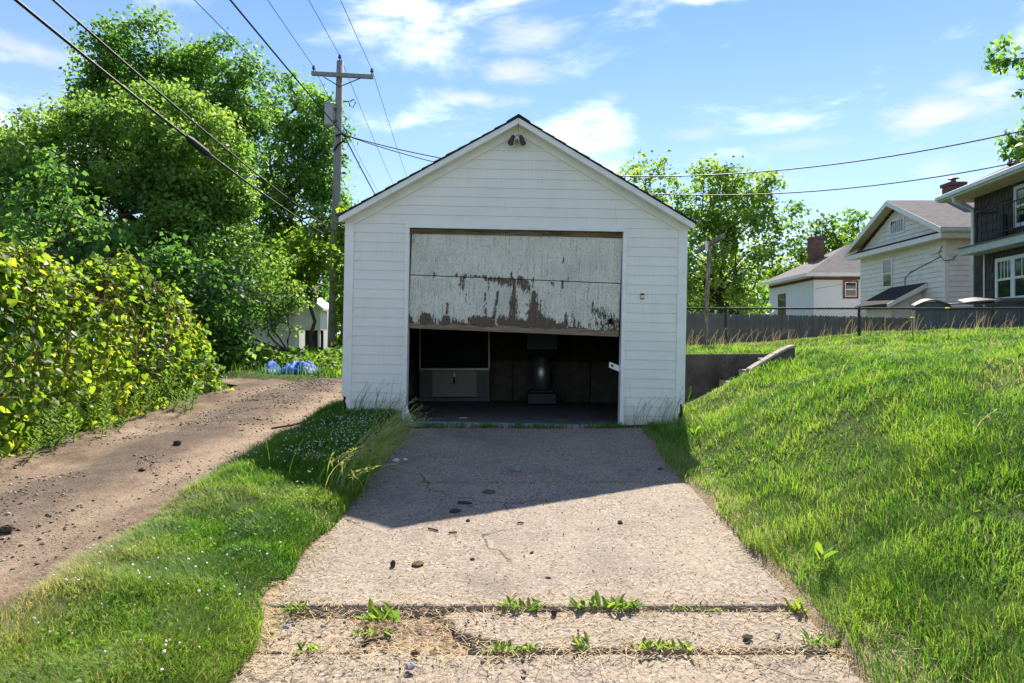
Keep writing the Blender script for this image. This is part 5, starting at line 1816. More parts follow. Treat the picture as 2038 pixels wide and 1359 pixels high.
for k in range(150):
    y0 = random.uniform(3.5, 11.0); u0 = random.uniform(0.0, .6)
    pts = []
    for j in range(7):
        yq = y0 + j * random.uniform(.06, .16) * (1 if k % 2 else -1); uq = min(u0 + j * random.uniform(.01, .05), .95)
        xx, zz_, nx_, nz_ = hedge_surface(np.array([uq]), np.array([yq]))
        dd_ = random.uniform(-.08, .16)
        pts.append((xx[0] - nx_[0] * dd_, yq, gz(xx[0], yq) + max(zz_[0] - nz_[0] * dd_, .02)))
    mb.tube(pts, [.006] * 7, 4, cap=False)
mb.build('stems', M['vine_stem'], hedge)['kind'] = 'stuff'

# tall narrow-leaved weeds growing out of the hedge's foot
wst = []
pos, Xs, Ys, Zs, sz, tn = [], [], [], [], [], []
mbw = MB()
for k in range(60):
    y0 = rng.uniform(5.4, 9.0); x0 = -4.46 + rng.normal() * .13 - .05 * rng.random()
    g0 = gz(x0, y0); h = rng.uniform(.22, .62)
    lean = rng.normal(size=2) * .10 + np.array([.08, -.02])
    mbw.tube([(x0, y0, g0), (x0 + lean[0] * .5, y0 + lean[1] * .5, g0 + h * .55), (x0 + lean[0], y0 + lean[1], g0 + h)], [.005, .004, .002], 4, cap=False)
    nl = int(h * 62)
    for j in range(nl):
        f = .15 + .85 * j / nl
        a = j * 2.4 + rng.normal() * .3
        d = np.array([math.cos(a), math.sin(a), .45 + .5 * f]); d /= np.linalg.norm(d)
        nn = np.array([-d[0] * .6, -d[1] * .6, 1.0]); nn -= nn.dot(d) * d; nn /= np.linalg.norm(nn)
        pos.append((x0 + lean[0] * f, y0 + lean[1] * f, g0 + h * f)); Xs.append(d); Zs.append(nn); Ys.append(np.cross(nn, d))
        sz.append(.10 * (1.1 - .45 * f)); tn.append(np.clip(.35 + .25 * f + .15 * rng.normal(), 0, 1))
me = scatter('tall_weeds', NARROW_V, LEAF_F, np.array(pos), np.array(Xs), np.array(Ys), np.array(Zs), np.array(sz), np.array(tn), M['weed'])
o = tag(link('tall_weeds', me), kind='stuff')
o = mbw.build('weed_stalks', M['stem']); tag(o, kind='stuff')


# ------------------------------------------------------------------ grass
def blades(name, x, y, h, w, lean, ang, tint, mat, z=None, seg_bend=0.6):
    """grass blades: five points each, bent over; one mesh"""
    N = len(x)
    z = ground(x, y) if z is None else z
    dx, dy = np.cos(ang), np.sin(ang)
    # the blade's flat side faces about half-way between its lean and the viewer
    px, py = -dy, dx
    fac = RNG.random(N) * 1.2 - .6
    wx, wy = px * np.cos(fac) - py * np.sin(fac), px * np.sin(fac) + py * np.cos(fac)
    V = np.zeros((N, 5, 3))
    b = np.stack([x, y, z - .01], -1)
    m = b + np.stack([dx * lean * h * .28, dy * lean * h * .28, h * .58], -1)
    t_ = b + np.stack([dx * lean * h, dy * lean * h, h * np.sqrt(np.clip(1 - .55 * lean ** 2, .1, 1))], -1)
    wv = np.stack([wx, wy, np.zeros(N)], -1) * (w / 2)[:, None]
    V[:, 0] = b - wv; V[:, 1] = b + wv; V[:, 2] = m + wv * .85; V[:, 3] = m - wv * .85; V[:, 4] = t_
    loops = (np.arange(N)[:, None] * 5 + np.array([0, 1, 2, 3, 3, 2, 4])[None]).ravel()
    sizes = np.tile([4, 3], N)
    me = np_mesh(name, V.reshape(-1, 3), loops, sizes, M[mat], False, {'tint': np.repeat(tint, 5)})
    o = link(name, me)
    return tag(o, kind='stuff')


def sample(n, x0, x1, y0, y1, keep):
    x = x0 + (x1 - x0) * RNG.random(n); y = y0 + (y1 - y0) * RNG.random(n)
    k = RNG.random(n) < keep(x, y)
    return x[k], y[k]


def lod(y, top):
    return np.minimum(1.0, (2.6 / np.maximum(y, 1.0)) ** 1.55) * top


def view(x, y, pad=2.2):
    return (np.abs(x) < .77 * y + pad)


def clumpy(x, y, s, seed):
    return fbm(x, y, s, seed, 3)


NB = 0
# right bank and lawn
def keep_r(x, y):
    xe = 1.36 + 0.1 * sstep(6.6, 7.4, y)
    edge = xe - .05 + .16 * (fbm(x, y, 2.2, 101, 2) - .5)
    ok = (x > edge) & view(x, y) & ~((x > RX0 - .05) & (x < RX1 + .1) & (y > RY0 - .14) & (y < 9.5)) & ~((x < 1.9) & (y > 7.35))
    ok &= ~((y > 15.95) & (y < 16.05))
    return ok * lod(y, 1.0) * (.35 + .9 * clumpy(x, y, 3.0, 103))


x, y = sample(3300000, 1.2, 15.5, 1.5, 19.0, keep_r)
d = np.hypot(x, y)
cl1 = clumpy(x, y, 1.6, 111); cl2 = clumpy(x, y, 5.0, 113)
h = (.035 + .085 * cl1 + .06 * (cl2 - .5)) * (.5 + .8 * RNG.random(len(x)))
h *= 1 + .2 * sstep(7, 10, y)
h = np.maximum(h, .04)
w = np.maximum(.0028, .00095 * d) * (.7 + .5 * RNG.random(len(x)))
ang = 6.28 * fbm(x, y, 2.2, 115, 2) * 2.2 + RNG.normal(size=len(x)) * 1.2
lean = np.clip(.35 + .6 * RNG.random(len(x)) + .3 * (cl2 - .5), .05, .99)
dry = clumpy(x, y, .8, 117)
tint = np.clip(.55 + .7 * (clumpy(x, y, 1.0, 119) - .5) + .9 * (cl2 - .5) + .14 * RNG.normal(size=len(x)), .05, .80)
dr_ = RNG.random(len(x)) < (.03 + .26 * sstep(.54, .68, dry))
tint[dr_] = .84 + .16 * RNG.random(dr_.sum())
blades('grass', x, y, h, w, lean, ang, tint, 'grass'); NB += len(x)


# strip between the alley and the driveway
def keep_l(x, y):
    e0 = AR + .02 + .14 * (fbm(x, y, 2.2, 121, 2) - .5) + .0
    e1 = DL + .03 - .24 * (fbm(x, y, 2.0, 123, 2) - .25)
    thin = 1 - .65 * sstep(AR + .45, AR, x) * sstep(4.5, 3.0, y)
    ok = (x > e0) & (x < e1 - .16 * sstep(5.2, 6.6, y)) & view(x, y) & ~((x > -1.86) & (y > 7.36))
    return ok * lod(y, 1.0) * thin * (.4 + .85 * clumpy(x, y, 3.0, 125))


x, y = sample(950000, -2.4, -.9, 1.6, 9.6, keep_l)
d = np.hypot(x, y)
cl1 = clumpy(x, y, 1.8, 131); cl2 = clumpy(x, y, 5.0, 133)
h = (.04 + .10 * cl1 + .06 * (cl2 - .5)) * (.55 + .75 * RNG.random(len(x))) * (.75 + .35 * sstep(3, 5, y))
h = np.maximum(h, .035)
w = np.maximum(.0030, .0010 * d) * (.75 + .5 * RNG.random(len(x)))
ang = 6.28 * fbm(x, y, 2.0, 135, 2) * 2.0 + RNG.normal(size=len(x)) * 1.1
lean = np.clip(.3 + .65 * RNG.random(len(x)), .05, .98)
tint = np.clip(.50 + .6 * (clumpy(x, y, 1.1, 137) - .5) + .4 * (cl2 - .5) + .13 * RNG.normal(size=len(x)), .05, .80)
dr_ = RNG.random(len(x)) < (.04 + .55 * sstep(AR + .5, AR, x) * sstep(5.5, 3.0, y) + .3 * sstep(.52, .68, clumpy(x, y, .9, 139)) + .22 * sstep(3.6, 2.4, y))
tint[dr_] = .84 + .16 * RNG.random(dr_.sum())
blades('grass', x, y, h, w, lean, ang, tint, 'grass'); NB += len(x)

# verge under the hedge, at the alley's end, and the yard beyond
def keep_v(x, y):
    a = (x < AL - .02 + .2 * (fbm(x, y, 2, 141, 2) - .5)) & (x > -6.2) & (y > 3) & (y < 11.3)
    b = (y > 12.75 + .3 * ((x > -5.2) & (x < -3.85)) + .3 * (fbm(x, y, 1.5, 143, 2) - .5)) & (y < 21) & (x < -1.9)
    c = (x > -6.2) & (x < -4.2) & (y > 10.2) & (y < 12.9 - .8 * sstep(-5.2, -4.5, x)) & (fbm(x, y, 2, 149, 2) > .3)
    return (a * .25 + b * .5 + c * .9) * view(x, y, .8) * lod(y, 1.0)


x, y = sample(520000, -14, -1.9, 3, 21, keep_v)
d = np.hypot(x, y)
h = (.10 + .25 * clumpy(x, y, 1.2, 145) * sstep(12.7, 13.3, y)) * (.5 + .8 * RNG.random(len(x)))
w = np.maximum(.005, .0014 * d) * (.75 + .5 * RNG.random(len(x)))
tint = np.clip(.42 + .5 * (clumpy(x, y, 1.1, 147) - .5) + .15 * RNG.normal(size=len(x)), .05, .82)
blades('grass', x, y, h, w, np.clip(.2 + .6 * RNG.random(len(x)), 0, .9), RNG.random(len(x)) * 6.28, tint, 'grass'); NB += len(x)

# low leafy weeds round the tarp and the pole
n = 5200
xx = RNG.uniform(-8.2, -3.3, n); yy = RNG.uniform(13.4, 19.5, n)
yy = np.where((xx > -5.3) & (xx < -3.8) & (yy < 14.6), yy + 1.4, yy)
hh = .55 * clumpy(xx, yy, .9, 151) * (1 + .5 * sstep(14, 17, yy)) * RNG.random(n) ** .6
pos = np.stack([xx, yy, ground(xx, yy) + hh + .02], -1)
X, Y, Z = basis(np.array([0, -.2, .8]) + .7 * RNG.normal(size=(n, 3)))
tag(link('low_weeds', scatter('low_weeds', LEAF_V, LEAF_F, pos, X, Y, Z, .09 + .08 * RNG.random(n), np.clip(.42 + .25 * RNG.normal(size=n), 0, 1), M['weed'])), kind='stuff')


WEEDL_V = [(0, 0, 0), (.35, .20, .06), (.75, .16, .04), (1.0, 0, -.06), (.75, -.16, .04), (.35, -.20, .06)]
WEEDL_F = [(0, 3, 2, 1), (0, 5, 4, 3)]
# seed-bearing stems: arching by the drive, and a haze of them along the fence
def seed_stems(name, pts, hr, leanr, towards, tint0, heads=9, wid=.0016, hs=.016, mat='grass', k1=.0007, k2=.0016):
    N = len(pts)
    x, y = pts[:, 0], pts[:, 1]
    z = ground(x, y)
    h = hr[0] + (hr[1] - hr[0]) * RNG.random(N)
    ln = leanr[0] + (leanr[1] - leanr[0]) * RNG.random(N)
    a = towards + RNG.normal(size=N) * .6
    dx, dy = np.cos(a), np.sin(a)
    S = 6
    V = np.zeros((N, S, 2, 3))
    ctr = np.zeros((N, S, 3))
    for s in range(S):
        f = s / (S - 1)
        ctr[:, s] = np.stack([x + dx * ln * h * f ** 2, y + dy * ln * h * f ** 2, z + h * (f - .38 * ln * f ** 2)], -1)
        ww = np.maximum(wid, k1 * y) * (1 - .5 * f)
        V[:, s, 0] = ctr[:, s] - np.stack([ww, 0 * ww, 0 * ww], -1)
        V[:, s, 1] = ctr[:, s] + np.stack([ww, 0 * ww, 0 * ww], -1)
    base = np.arange(N)[:, None] * (S * 2)
    q = np.concatenate([np.array([2 * s, 2 * s + 1, 2 * s + 3, 2 * s + 2]) for s in range(S - 1)])
    loops = (base + q[None]).ravel()
    sizes = np.full(N * (S - 1), 4)
    tint = np.clip(tint0 + .08 * RNG.normal(size=N), 0, 1)
    me1 = np_mesh(name, V.reshape(-1, 3), loops, sizes, M[mat], False, {'tint': np.repeat(tint, S * 2)})
    tag(link(name, me1), kind='stuff')
    f = .62 + .38 * RNG.random((N, heads))
    i0 = np.minimum((f * (S - 1)).astype(int), S - 2); ff = f * (S - 1) - i0
    ii = np.arange(N)[:, None]
    P = ctr[ii, i0] * (1 - ff)[..., None] + ctr[ii, i0 + 1] * ff[..., None]
    P = P.reshape(-1, 3) + RNG.normal(size=(N * heads, 3)) * hs * .35
    D = np.repeat((ctr[:, -1] - ctr[:, -3]), heads, 0)
    X = unit(unit(D) + .45 * RNG.normal(size=D.shape)); n_ = RNG.normal(size=D.shape)
    Z = unit(n_ - (n_ * X).sum(-1, keepdims=True) * X); Y = np.cross(Z, X)
    sz = np.repeat(np.maximum(hs, k2 * y), heads) * (.7 + .6 * RNG.random(N * heads))
    me2 = scatter('seed_heads', NARROW_V, LEAF_F, P, X, Y, Z, sz * 1.6, np.clip(np.repeat(tint, heads) + .12, 0, 1), M[mat])
    tag(link('seed_heads', me2), kind='stuff')


p1 = np.stack([RNG.normal(-1.16, .08, 190), RNG.uniform(4.5, 6.5, 190)], -1)
seed_stems('tall_grass', p1, (.26, .50), (.45, 1.0), -.25, .80, 12)
p2 = np.stack([RNG.normal(-1.45, .25, 46), RNG.uniform(4.7, 7.25, 46)], -1)
seed_stems('tall_grass', p2, (.20, .36), (.1, .6), 0, .7, 8, .0009, .011, 'grass', .0003, .001)
p3 = np.concatenate([np.stack([RNG.uniform(-1.72, -1.12, 30), RNG.uniform(7.1, 7.34, 30)], -1), np.stack([RNG.uniform(1.25, 1.85, 24), RNG.uniform(7.05, 7.33, 24)], -1)])
seed_stems('tall_grass', p3, (.22, .50), (.1, .6), 0, .30, 6, .0009, .011, 'grass', .0003, .0012)
p4 = np.stack([RNG.uniform(2.2, 13.5, 210), RNG.uniform(13.2, 16.4, 210)], -1)
seed_stems('tall_grass', p4, (.14, .55), (.0, .6), 0, .45, 6, .001, .010, 'straw', .00038, .0009)
p5 = np.stack([RNG.uniform(1.6, 9.5, 150), RNG.uniform(3.2, 12, 150)], -1)
p5 = p5[(p5[:, 0] > 1.75 + .3 * sstep(5.6, 7.6, p5[:, 1])) & (p5[:, 0] < .8 * p5[:, 1] + .5) & ~((p5[:, 0] < 3.5) & (p5[:, 1] > 7.9) & (p5[:, 1] < 9.6))]
seed_stems('tall_grass', p5, (.12, .26), (.2, .8), 0, .84, 6)
print('blades', NB)

# low broad-leaved weeds and clover mixed into the bank
n = 16000
x = RNG.uniform(1.4, 10, n); y = RNG.uniform(2.0, 12, n) ** 1.0
kk = (fbm(x, y, 1.7, 191, 3) > .53) & view(x, y) & (x > 1.5 + .5 * sstep(5.6, 7.6, y)) & ~((x < RX1 + .1) & (y > RY0 - .2) & (y < 9.6)) & ~((x < 1.95) & (y > 7.2))
x, y = x[kk], y[kk]; n = len(x)
X, Y, Z = basis(np.array([0, -.15, .8]) + .55 * RNG.normal(size=(n, 3)))
tag(link('lawn_weeds', scatter('lawn_weeds', WEEDL_V, WEEDL_F, np.stack([x, y, ground(x, y) + .02 + .035 * RNG.random(n)], -1), X, Y, Z, (.018 + .03 * RNG.random(n) ** 2) * np.maximum(1, y / 9), np.clip(.30 + .25 * RNG.normal(size=n), 0, 1), M['weed'])), kind='stuff')

# straw and clippings along the slab edges and in the joints
n = 12000
k = RNG.random(n)
xx = np.where(k < .40, DL - .05 + RNG.normal(size=n) * .085, np.where(k < .62, DR + .06 + RNG.normal(size=n) * .075, RNG.uniform(DL, DR, n)))
yy = np.where(k < .62, 1.9 + 5.2 * RNG.random(n) ** 1.4, np.where(k < .78, 2.67 + .10 * RNG.normal(size=n), np.where(k < .92, 2.98 + .09 * RNG.normal(size=n), RNG.uniform(1.9, 3.4, n))))
ex = RNG.random(n) < .24
xx[ex] = np.where(RNG.random(ex.sum()) < .22, RNG.uniform(-1.05, -.2, ex.sum()), AR + .02 + np.abs(RNG.normal(size=ex.sum())) * .14)
yy[ex] = np.where(xx[ex] > -1.5, RNG.uniform(2.3, 3.05, ex.sum()), RNG.uniform(2.2, 6.2, ex.sum()))
zz = np.where((xx < DL - .05) | (xx > DR + .1), ground(xx, yy) + .02, zb(yy) + .005 + .012 * ((yy > 3.03) | (yy < 2.66)) + .006 * RNG.random(n))
a = RNG.random(n) * 6.28
X = unit(np.stack([np.cos(a), np.sin(a), .10 * RNG.normal(size=n)], -1)); n_ = np.tile([0., 0, 1], (n, 1)) + .15 * RNG.normal(size=(n, 3))
Z = unit(n_ - (n_ * X).sum(-1, keepdims=True) * X); Y = np.cross(Z, X)
sz = np.stack([.02 + .06 * RNG.random(n) ** 1.5, .0014 + .0012 * RNG.random(n), .012 * np.ones(n)], -1)
STRAW_V = [(-.5, -.5, 0), (0, -.5, .12), (.5, -.5, 0), (.5, .5, 0), (0, .5, .12), (-.5, .5, 0)]
STRAW_F = [(0, 1, 4, 5), (1, 2, 3, 4)]
tag(link('straw', scatter('straw', STRAW_V, STRAW_F, np.stack([xx, yy, zz], -1), X, Y, Z, sz, np.clip(.5 + .3 * RNG.normal(size=n), 0, 1), M['straw'])), kind='stuff')

# loose gravel: on the alley, in the rubble of the broken strip, and grit on the drive
OCT_V = [(1, 0, 0), (.2, .9, 0), (-.9, .3, .1), (-.3, -.95, 0), (.1, .05, .7), (0, 0, -.6)]
OCT_F = [(0, 1, 4), (1, 2, 4), (2, 3, 4), (3, 0, 4), (1, 0, 5), (2, 1, 5), (3, 2, 5), (0, 3, 5)]


def stones(name, x, y, z, s, mat, stop):
    N = len(x)
    X, Y, Z = basis(np.array([0, 0, 1.0]) + .35 * RNG.normal(size=(N, 3)))
    sz = s[:, None] * (.6 + .8 * RNG.random((N, 3)))
    tag(link(name, scatter(name, OCT_V, OCT_F, np.stack([x, y, z + s * .25], -1), X, Y, Z, sz, RNG.random(N), mat)), kind='stuff')


t = NT('loose_gravel'); c = t.ramp(t.attr('tint'), [(0, (0.10, 0.078, 0.062)), (.4, (0.20, 0.155, 0.122)), (.8, (0.30, 0.25, 0.21)), (1, (0.46, 0.43, 0.40))])
M['gravel'] = t.done(c, .9, .2)
n = 22000
y = 2.2 + 10.3 * RNG.random(n) ** 1.3
x = np.where(RNG.random(n) < .55, -3.45 + .40 * RNG.normal(size=n), np.where(RNG.random(n) < .6, RNG.uniform(AL - .1, AR + .1, n), AR + .0 + .06 * RNG.normal(size=n)))
k = (x < AR + .08) & (x > AL - .2) & (fbm(x, y, 1.6, 161, 3) + .06 * RNG.normal(size=n) > .50)
x, y = x[k], y[k]
stones('gravel', x, y, alley_z(x, y), (.004 + .013 * RNG.random(len(x)) ** 4) * np.maximum(1, y / 9), M['gravel'], 0)
n = 330
x = np.concatenate([RNG.normal(-.42, .13, 260), RNG.uniform(DL, DR, 70)]); y = np.concatenate([RNG.normal(2.86, .08, 260), RNG.uniform(2.5, 3.1, 70)])
stones('gravel', x, y, zb(y) + np.where((x > -.68) & (x < -.2) & (y > 2.7) & (y < 3.0), -.035, .012), .004 + .011 * RNG.random(len(x)) ** 2, M['gravel'], 0)
n = 1500
x = RNG.uniform(DL, DR, n); y = 1.9 + 5 * RNG.random(n) ** 1.3
stones('grit', x, y, zb(y) + .018, .002 + .005 * RNG.random(n) ** 3, M['gravel'], 0)

# clover heads among the grass of the strip
n = 560
k = RNG.random(n)
x = np.where(k < .72, RNG.normal(-1.45, .22, n), RNG.uniform(-2.0, -1.05, n)); y = np.where(k < .72, RNG.uniform(5.0, 7.0, n), RNG.uniform(2.2, 5.2, n))
kk = (x < DL - .05) & (x > -2.1) & ~((k >= .72) & (fbm(x, y, 1.4, 171, 2) < .46))
x, y = x[kk], y[kk]
n = len(x)
X, Y, Z = basis(RNG.normal(size=(n, 3)))
tag(link('clover_flowers', scatter('clover_flowers', OCT_V, OCT_F, np.stack([x, y, ground(x, y) + .09 + .08 * RNG.random(n)], -1), X, Y, Z, .0048 + .0042 * RNG.random(n), RNG.random(n), M['clover'], True)), kind='stuff')
n = 2600
x = RNG.normal(-1.5, .28, n); y = RNG.uniform(2.0, 7.1, n)
kk = (x < DL - .05) & (x > -2.15); x, y = x[kk], y[kk]; n = len(x)
X, Y, Z = basis(np.array([0, 0, 1.0]) + .5 * RNG.normal(size=(n, 3)))
tag(link('clover_leaves', scatter('clover_leaves', MAPLE_V, MAPLE_F, np.stack([x, y, ground(x, y) + .04 + .06 * RNG.random(n)], -1), X, Y, Z, .011 + .010 * RNG.random(n), np.clip(.3 + .2 * RNG.normal(size=n), 0, 1), M['weed'])), kind='stuff')

# ------------------------------------------------------------------ small things
def dandelion(px, py, y, h, label):
    p = W(px, py, y)
    g = gz(p.x, y)
    root = empty('dandelion', (p.x, y, g), label, 'flower', 'yellow dandelions on the right lawn')
    mb = MB(); mb.tube([(p.x + .03, y + .02, g), (p.x + .01, y + .01, g + (p.z - g) * .6), (p.x, y, p.z)], max(.003, .0006 * y), 5)
    mb.build('stem', M['stem'], root)
    mb = MB(); r = max(.02, .0035 * y)
    mb.tube([(p.x, y, p.z - r * .3), (p.x, y, p.z), (p.x, y, p.z + r * .35)], [r * .4, r, r * .55], 10)
    mb.build('flower_head', M['yellow'], root)


dandelion(1591, 725, 7.6, .2, 'yellow dandelion in the grass just below the pale stair coping')
dandelion(1634, 727, 8.0, .2, 'yellow dandelion a little right of the one below the stair coping')
dandelion(1835, 803, 5.2, .2, 'tall yellow dandelion standing alone in the middle of the right bank')
dandelion(1816, 632, 11.5, .3, 'yellow dandelion low in front of the left end of the dumpster')
dandelion(1886, 613, 11.5, .35, 'yellow dandelion reaching up to the fence rail in front of the dumpster')

WEED_V = [(0, 0, 0), (.35, .17, .10), (.75, .12, .12), (1.0, 0, .02), (.75, -.12, .12), (.35, -.17, .10)]
WEED_F = [(0, 3, 2, 1), (0, 5, 4, 3)]
wme = [scatter('leaf', WEED_V, WEED_F, np.zeros((1, 3)), np.array([[1., 0, 0]]), np.array([[0, 1., 0]]), np.array([[0, 0, 1.]]), np.array([1.0]), np.array([t_]), M['weed']) for t_ in (.3, .5, .7, .95)]
thin = [scatter('leaf', NARROW_V, LEAF_F, np.zeros((1, 3)), np.array([[1., 0, 0]]), np.array([[0, 1., 0]]), np.array([[0, 0, 1.]]), np.array([1.0]), np.array([t_]), M['weed']) for t_ in (.3, .5, .7, .95)]


def weed(px, py, spread, nleaf, L, label, set_=wme):
    y = F * CAMZ / (py - 590)
    x = (px - 1019) / F * y
    z = float(zb(y)) + .004
    root = empty('weed', (x, y, z), label, 'weed', 'weeds in the driveway joints')
    s = spread / F * y / 2
    for k in range(int(nleaf * 1.6)):
        a = random.uniform(0, 6.28)
        el_ = random.uniform(.15, 1.05)
        ox = random.uniform(-s, s) * .85
        q = Quaternion((0, 0, 1), a) @ Quaternion((0, 1, 0), -el_)
        o = link('leaf', random.choice(set_), root, (ox, random.uniform(-.025, .025), random.uniform(0, .015)))
        o.rotation_mode = 'QUATERNION'; o.rotation_quaternion = q
        l_ = L * random.uniform(.5, 1.15)
        o.scale = (l_, l_, l_)


weed(762, 1243, 80, 16, .085, 'broad-leaved weed in the rubble at the left of the broken driveway joint')
weed(1045, 1218, 95, 20, .06, 'low weed tuft in the near joint beside dry brown stems')
weed(1205, 1216, 150, 34, .065, 'widest spreading weed in the middle of the upper driveway joint')
weed(1385, 1220, 130, 26, .04, 'thin row of weed leaves right of the widest weed', thin)
weed(1590, 1220, 60, 16, .06, 'weed tuft at the right end of the upper driveway joint')
weed(1650, 1290, 110, 30, .065, 'grassy weed against the right edge of the lower joint', thin)
weed(1315, 1298, 130, 30, .045, 'long low weed in the lower joint right of the upright weed')
weed(1160, 1292, 30, 12, .055, 'small upright weed standing in the lower joint')
weed(1015, 1303, 120, 28, .05, 'mat of weed leaves in the lower joint left of the upright weed')
weed(615, 1303, 55, 14, .045, 'small weed at the left end of the lower joint')
weed(590, 1220, 60, 16, .06, 'grassy weed at the left end of the upper joint', thin)
weed(745, 1270, 90, 12, .04, 'sparse weed below the rubble in the broken strip')
# tufts in the two far joints: too many thin blades to count
n = 1500
k = RNG.random(n)
cxs = np.array([-.95, -.62, -.55, -.12, .12, .35, .62, .80, .98, 1.1]); far_c = np.array([-.9, -.78, -.55, -.3, -.2, .1, .3, .5, .85, 1.0, 1.12])
x = np.where(k < .25, RNG.choice(cxs, n) + .04 * RNG.normal(size=n), RNG.choice(far_c, n) + .07 * RNG.normal(size=n))
y = np.where(k < .25, 5.04 + .015 * RNG.normal(size=n), 7.20 + .03 * RNG.normal(size=n))
blades('joint_grass', x, y, np.where(k < .25, .02 + .03 * RNG.random(n), .03 + .075 * RNG.random(n)), np.full(n, .007), np.full(n, .6), RNG.random(n) * 6.28, np.clip(.42 + .2 * RNG.normal(size=n), .05, .95), 'grass', zb(y) - .005)
# broad leaves in the right bank
bl = [('broad yellow-green dock leaf clump low on the right bank by the drive', 1630, 1140, 3.25, 6, .12), ('pale green broad-leaved plant at the corner of the bank where the garage shadow ends', 1385, 900, 5.9, 9, .12)]
for lb, px, py, y, n_, L in bl:
    x = (px - 1019) / F * y
    root = empty('broadleaf_weed', (x, y, gz(x, y) + .03), lb, 'weed')
    for k in range(n_):
        o = link('leaf', wme[1 + k % 2], root, (random.uniform(-.03, .03), random.uniform(-.03, .03), 0.03))
        o.rotation_mode = 'QUATERNION'; o.rotation_quaternion = Quaternion((0, 0, 1), random.uniform(0, 6.28)) @ Quaternion((0, 1, 0), -random.uniform(.5, 1.3))
        o.scale = (L * random.uniform(.7, 1.2),) * 3


def lump(px, py, w, hgt, mat, name, label, cat, seed, flat=1.0, block=False, zoff=0.012, on='drive'):
    rr = random.Random(seed)
    if on == 'drive':
        y = F * CAMZ / (py - 590)
        x = (px - 1019) / F * y; z = float(zb(y)) + zoff
    else:
        y = F * CAMZ / (py - 590)
        x = (px - 1019) / F * y; z = float(alley_z(np.array([x]), np.array([y]))[0])
    s = w / F * y / 2; hz = hgt / F * y
    mb = MB(); vs_ = []; fs = []
    NU, NV = 9, 5
    for j in range(NV + 1):
        ph = math.pi * j / NV
        for i in range(NU):
            th = 2 * math.pi * i / NU
            k = rr.uniform(.72, 1.12)
            sx_, sy_ = math.sin(ph) * math.cos(th), math.sin(ph) * math.sin(th)
            if block: e = .45; sx_ = math.copysign(abs(sx_) ** e, sx_); sy_ = math.copysign(abs(sy_) ** e, sy_); k = rr.uniform(.92, 1.05)
            vs_.append((sx_ * s * k, sy_ * s * flat * k, hz * .5 * (1 + math.cos(ph)) * rr.uniform(.85, 1.05) - .003))
    for j in range(NV):
        for i in range(NU):
            a, b = j * NU + i, j * NU + (i + 1) % NU
            fs.append((a, a + NU, b + NU, b))
    mb.add(vs_, fs)
    return single(name, mb, M[mat], label, cat, (x, y, z), rot=(0, 0, rr.uniform(-.4, .4)))


lump(1028, 941, 19, 16, 'grey_stone', 'stone', 'blocky grey-brown stone standing in the shade in the middle of the driveway', 'stone', 1, .9, True)
lump(973, 985, 26, 7, 'brown_clod', 'dirt_clod', 'flat brown crumble of dirt in the garage shadow left of the blocky stone', 'dirt', 2)
lump(924, 1007, 34, 7, 'clod', 'bark_piece', 'long dark piece of bark lying in the garage shadow', 'bark', 3, .35)
lump(905, 1024, 24, 8, 'clod', 'pine_cone', 'dark scaly lump at the very edge of the garage shadow', 'debris', 4)
lump(931, 1043, 9, 7, 'clod', 'dirt_clod', 'small black clod just outside the garage shadow edge', 'dirt', 5)
lump(782, 1134, 12, 16, 'clod', 'dirt_clod', 'dark upright clod on the sunny concrete at the left', 'dirt', 6)
lump(832, 1130, 28, 9, 'brown_clod', 'dirt_clod', 'brown clod with straw right of the dark upright clod', 'dirt', 7)
lump(940, 1120, 11, 6, 'clod', 'dirt_clod', 'small dark clod alone near the middle of the sunny slab', 'dirt', 8)
lump(1091, 1157, 14, 5, 'clod', 'bark_piece', 'small flat chip of dark bark right of the middle of the sunny slab', 'bark', 9, .5)
lump(1234, 1047, 12, 8, 'clod', 'dirt_clod', 'small dark clod on the sunny slab at the right, below the shadow edge', 'dirt', 10)
lump(1058, 1107, 8, 6, 'clod', 'dirt_clod', 'tiny black clod above the bark chip on the sunny slab', 'dirt', 11)
lump(1103, 1228, 13, 11, 'clod', 'stone', 'dark cube-like stone in the strip beside the widest weed', 'stone', 12, .9, True)
lump(816, 1338, 24, 14, 'grey_stone', 'stone', 'dark grey stone near the bottom edge of the driveway', 'stone', 13)
lump(826, 1312, 22, 14, 'brown_clod', 'stone', 'rounded brown stone just above the dark grey stone near the bottom', 'stone', 14)
lump(570, 1256, 18, 9, 'grey_stone', 'stone', 'grey stone on the left loose piece of the broken strip', 'stone', 15)
lump(1488, 1276, 24, 8, 'clod', 'dirt_clod', 'dark crumbly clod at the right of the lower joint', 'dirt', 16)
lump(739, 1228, 20, 11, 'white_stone', 'stone', 'pale stone in the rubble under the raised slab edge', 'stone', 17)
lump(788, 922, 16, 8, 'white_stone', 'stone', 'white stone at the left edge of the shaded drive, left of its pair', 'stone', 18)
lump(806, 920, 12, 6, 'white_stone', 'stone', 'smaller white stone beside the other white stone in the shade', 'stone', 19)
lump(1314, 938, 11, 6, 'brown_clod', 'stone', 'brown stone at the right edge of the drive in the shade', 'stone', 20)
lump(353, 879, 15, 8, 'clod', 'stone', 'dark blocky stone in the middle of the dirt alley', 'stone', 21, .8, True, 0, 'alley')
lump(14, 1044, 34, 15, 'clod', 'stone', 'large dark flat stone at the left edge of the photo in the alley', 'stone', 22, .8, False, 0, 'alley')
lump(282, 922, 16, 7, 'clod', 'stone', 'dark stone left of the blocky stone on the alley gravel', 'stone', 23, .8, False, 0, 'alley')
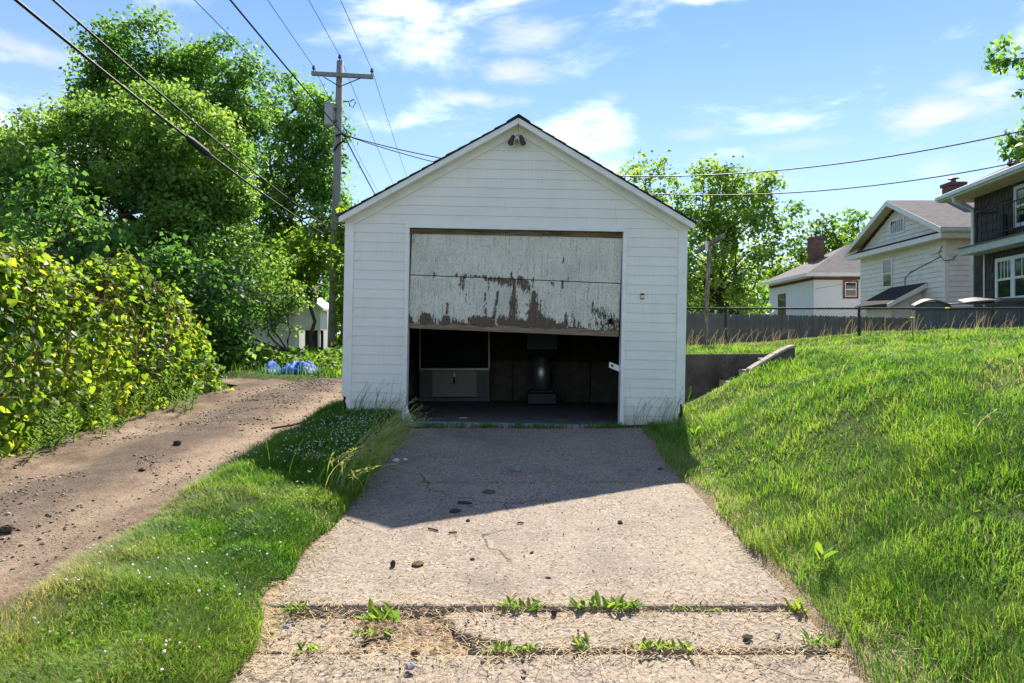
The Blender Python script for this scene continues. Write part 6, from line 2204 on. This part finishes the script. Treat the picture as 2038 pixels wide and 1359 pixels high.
for i, (xa, ya, xb, yb, lb) in enumerate(((852, 1060, 872, 1065, 'short dark twig on the sunny slab left of the middle'), (893, 1069, 909, 1068, 'short straight twig right of the other dark twig'), (1030, 1049, 1042, 1049, 'tiny dark twig below the shadow edge'), (540, 838, 620, 832, 'dark stick lying across the ruts of the alley'))):
    pts = []
    for px, py in ((xa, ya), ((xa + xb) / 2, (ya + yb) / 2 - 1), (xb, yb)):
        y = F * CAMZ / (py - 590); x = (px - 1019) / F * y
        pts.append((x, y, (float(zb(y)) + .024) if i < 3 else float(alley_z(np.array([x]), np.array([y]))[0]) + .012))
    wire('twig', pts, .005 if i < 3 else .011, lb, 'twig', None, 5, 'clod')
# blue tarp and a scrap of red plastic by the end of the alley
tx0, tx1, ty = (515 - 1019) / F * 13.6, (626 - 1019) / F * 13.6, 13.7
nx_, ny_ = 56, 26
u, v = np.meshgrid(np.linspace(0, 1, nx_), np.linspace(0, 1, ny_))
hump = .30 * np.exp(-((u - .08) / .09) ** 2) + .27 * sstep(.2, .5, u) * (1 - sstep(.72, 1.0, u)) + .07
crk = 1.3 * np.abs(fbm(u * 8, v * 5, 1.0, 181, 3) - .5) + .45 * np.abs(fbm(u * 24, v * 12, 1.0, 185, 2) - .5)
Zt = hump * np.sin(np.pi * np.clip(v, 0, 1)) ** .7 * (.75 + .6 * crk) + .25 * crk * hump
Xt = tx0 + (tx1 - tx0) * u + .04 * (vnoise(u, v, 8, 3) - .5); Yt = ty + .75 * v
Zt = ground(Xt, Yt) + np.maximum(Zt, 0) * .68 + .01
idx = np.arange(nx_ * ny_).reshape(ny_, nx_)
q = np.stack([idx[:-1, :-1], idx[:-1, 1:], idx[1:, 1:], idx[1:, :-1]], -1).reshape(-1, 4)
c0 = np.array([.5 * (tx0 + tx1), ty + .35, gz(.5 * (tx0 + tx1), ty)])
tp = link('tarp', np_mesh('tarp', np.stack([Xt.ravel(), Yt.ravel(), Zt.ravel()], -1) - c0, q.ravel(), np.full(len(q), 4), M['tarp']), None, tuple(c0))
tag(tp, 'crumpled shiny blue tarp lying in the weeds at the end of the alley', 'tarp')
px_ = (632 - 1019) / F * 13.9
mb = MB(); mb.hexa([(-.07, -.05, 0), (.07, -.06, 0), (.06, .05, 0), (-.05, .06, 0)], [(-.04, -.02, .07), (.05, -.04, .05), (.04, .03, .08), (-.03, .04, .05)])
single('plastic_scrap', mb, M['pink'], 'small pinkish red scrap of plastic right of the blue tarp', 'litter', (px_, 13.9, gz(px_, 13.9)))
